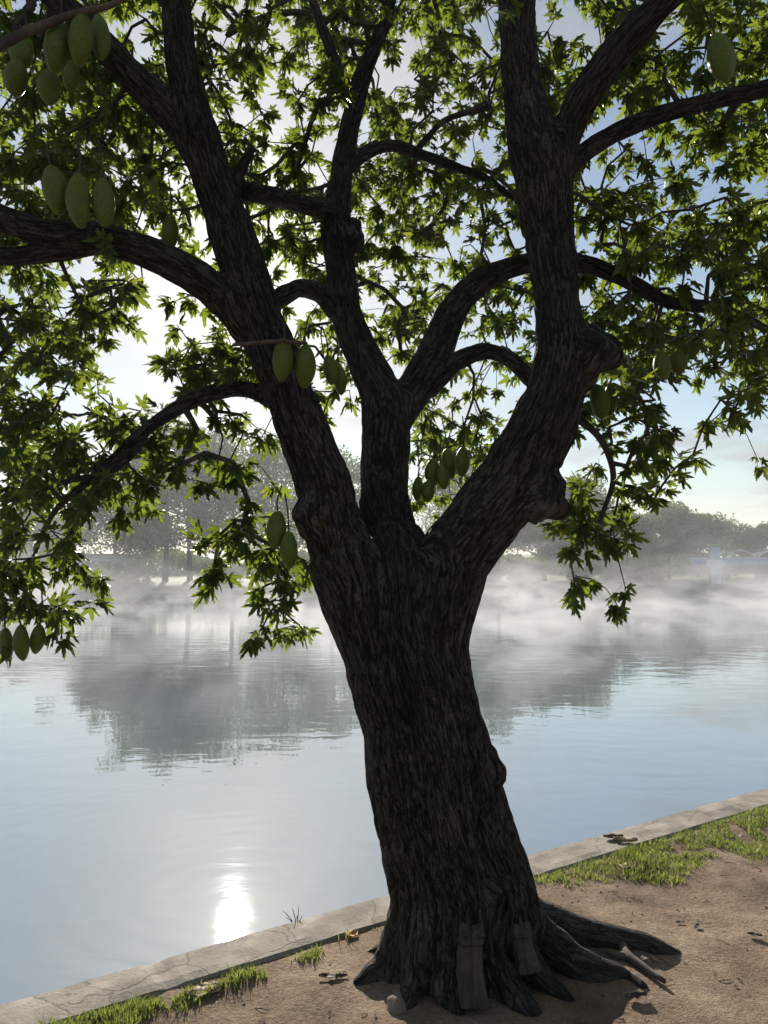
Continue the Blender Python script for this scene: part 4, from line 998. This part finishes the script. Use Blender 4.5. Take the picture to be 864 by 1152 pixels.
gb = [b for b in gb if toK(b[:2])[1] > KW + 0.004]
n = len(gb); B_ = np.array([(x, y, ground_h(x, y) - 0.003) for x, y, _ in gb]); H_ = np.array([b[2] for b in gb])
a = g.uniform(0, 6.28, n); w = g.uniform(0.0016, 0.003, n); ln = g.uniform(0.1, 0.9, n) * H_; b = g.uniform(0, 6.28, n)
side = np.stack([np.cos(a) * w, np.sin(a) * w, 0 * a], 1); lean = np.stack([np.cos(b) * ln, np.sin(b) * ln, 0 * a], 1); up = np.stack([0 * a, 0 * a, H_], 1)
V = np.stack([B_ - side, B_ + side, B_ + side * 0.8 + up * 0.55 + lean * 0.3, B_ - side * 0.8 + up * 0.55 + lean * 0.3, B_ + up + lean], 1).reshape(-1, 3)
o5 = np.arange(n)[:, None] * 5
tag(mesh_np('grass', V, [o5 + np.array([[0, 1, 2, 3]]), o5 + np.array([[3, 2, 4]])], M_grass), 'short bright green grass growing along the inside of the kerb', 'grass', kind='stuff')
print('blades', n)

# ------------------------------------------------------------------ air: even haze, and the steam drifting over the lake
def vol_box(name, lo, hi, mat):
    mb = MB(); c = [(a + b) / 2 for a, b in zip(lo, hi)]; mb.box((0, 0, 0), [b - a for a, b in zip(lo, hi)]); o = mb.build(name, mat); o.location = c; return o
m, N, L, out = new_mat('haze_air')
pv = N('ShaderNodeVolumePrincipled', inp={'Density': 0.0016, 'Anisotropy': 0.25}); pv.inputs['Color'].default_value = (0.93, 0.96, 1.0, 1)
L(pv.outputs[0], out.inputs['Volume'])
hz = vol_box('haze', (-330, -330, -3.0), (330, 480, 26), m); tag(hz, 'thin pale morning haze in the air', 'haze', kind='stuff')
m, N, L, out = new_mat('lake_steam')
geo = N('ShaderNodeNewGeometry'); sp = N('ShaderNodeSeparateXYZ'); L(geo.outputs['Position'], sp.inputs[0])
mp = N('ShaderNodeMapping'); mp.inputs['Scale'].default_value = (0.33, 0.10, 0.58); mp.inputs['Rotation'].default_value = (0.0, R(22), 0.0); L(geo.outputs['Position'], mp.inputs[0])
nz = N('ShaderNodeTexNoise', inp={'Scale': 1.0, 'Detail': 6.0, 'Roughness': 0.62, 'Distortion': 1.0}); L(mp.outputs[0], nz.inputs['Vector'])
hh_ = math_(N, L, 'SUBTRACT', sp.outputs[2], WATER)
mq = N('ShaderNodeMapping'); mq.inputs['Scale'].default_value = (0.13, 0.05, 0.0); L(geo.outputs['Position'], mq.inputs[0])
nq = N('ShaderNodeTexNoise', inp={'Scale': 1.0, 'Detail': 3.0, 'Roughness': 0.6}); L(mq.outputs[0], nq.inputs['Vector'])
hs = N('ShaderNodeMapRange', inp={'From Min': 0.38, 'From Max': 0.66, 'To Min': 0.28, 'To Max': 1.8}); L(nq.outputs['Fac'], hs.inputs['Value'])
fall = math_(N, L, 'EXPONENT', math_(N, L, 'DIVIDE', math_(N, L, 'MULTIPLY', hh_, -1.0), hs.outputs[0]))
nearf = N('ShaderNodeMapRange', interpolation_type='SMOOTHSTEP', inp={'From Min': 9.0, 'From Max': 23.0}); L(sp.outputs[1], nearf.inputs['Value'])
farf = N('ShaderNodeMapRange', interpolation_type='SMOOTHSTEP', inp={'From Min': 42.0, 'From Max': 74.0, 'To Min': 1.0, 'To Max': 0.12}); L(sp.outputs[1], farf.inputs['Value'])
shp = N('ShaderNodeMapRange', inp={'From Min': 0.495, 'From Max': 0.64}); L(nz.outputs['Fac'], shp.inputs['Value'])
dn = math_(N, L, 'MULTIPLY', math_(N, L, 'MULTIPLY', math_(N, L, 'MULTIPLY', shp.outputs[0], fall), math_(N, L, 'MULTIPLY', nearf.outputs[0], farf.outputs[0])), 0.28)
pv = N('ShaderNodeVolumePrincipled', inp={'Anisotropy': 0.15}); pv.inputs['Color'].default_value = (0.97, 0.97, 1.0, 1)
L(dn, pv.inputs['Density']); L(pv.outputs[0], out.inputs['Volume'])
st = vol_box('lake_mist', (-75, 9.5, WATER + 0.01), (75, 86, WATER + 5.5), m); tag(st, 'wisps of steam drifting low over the lake', 'mist', kind='stuff')
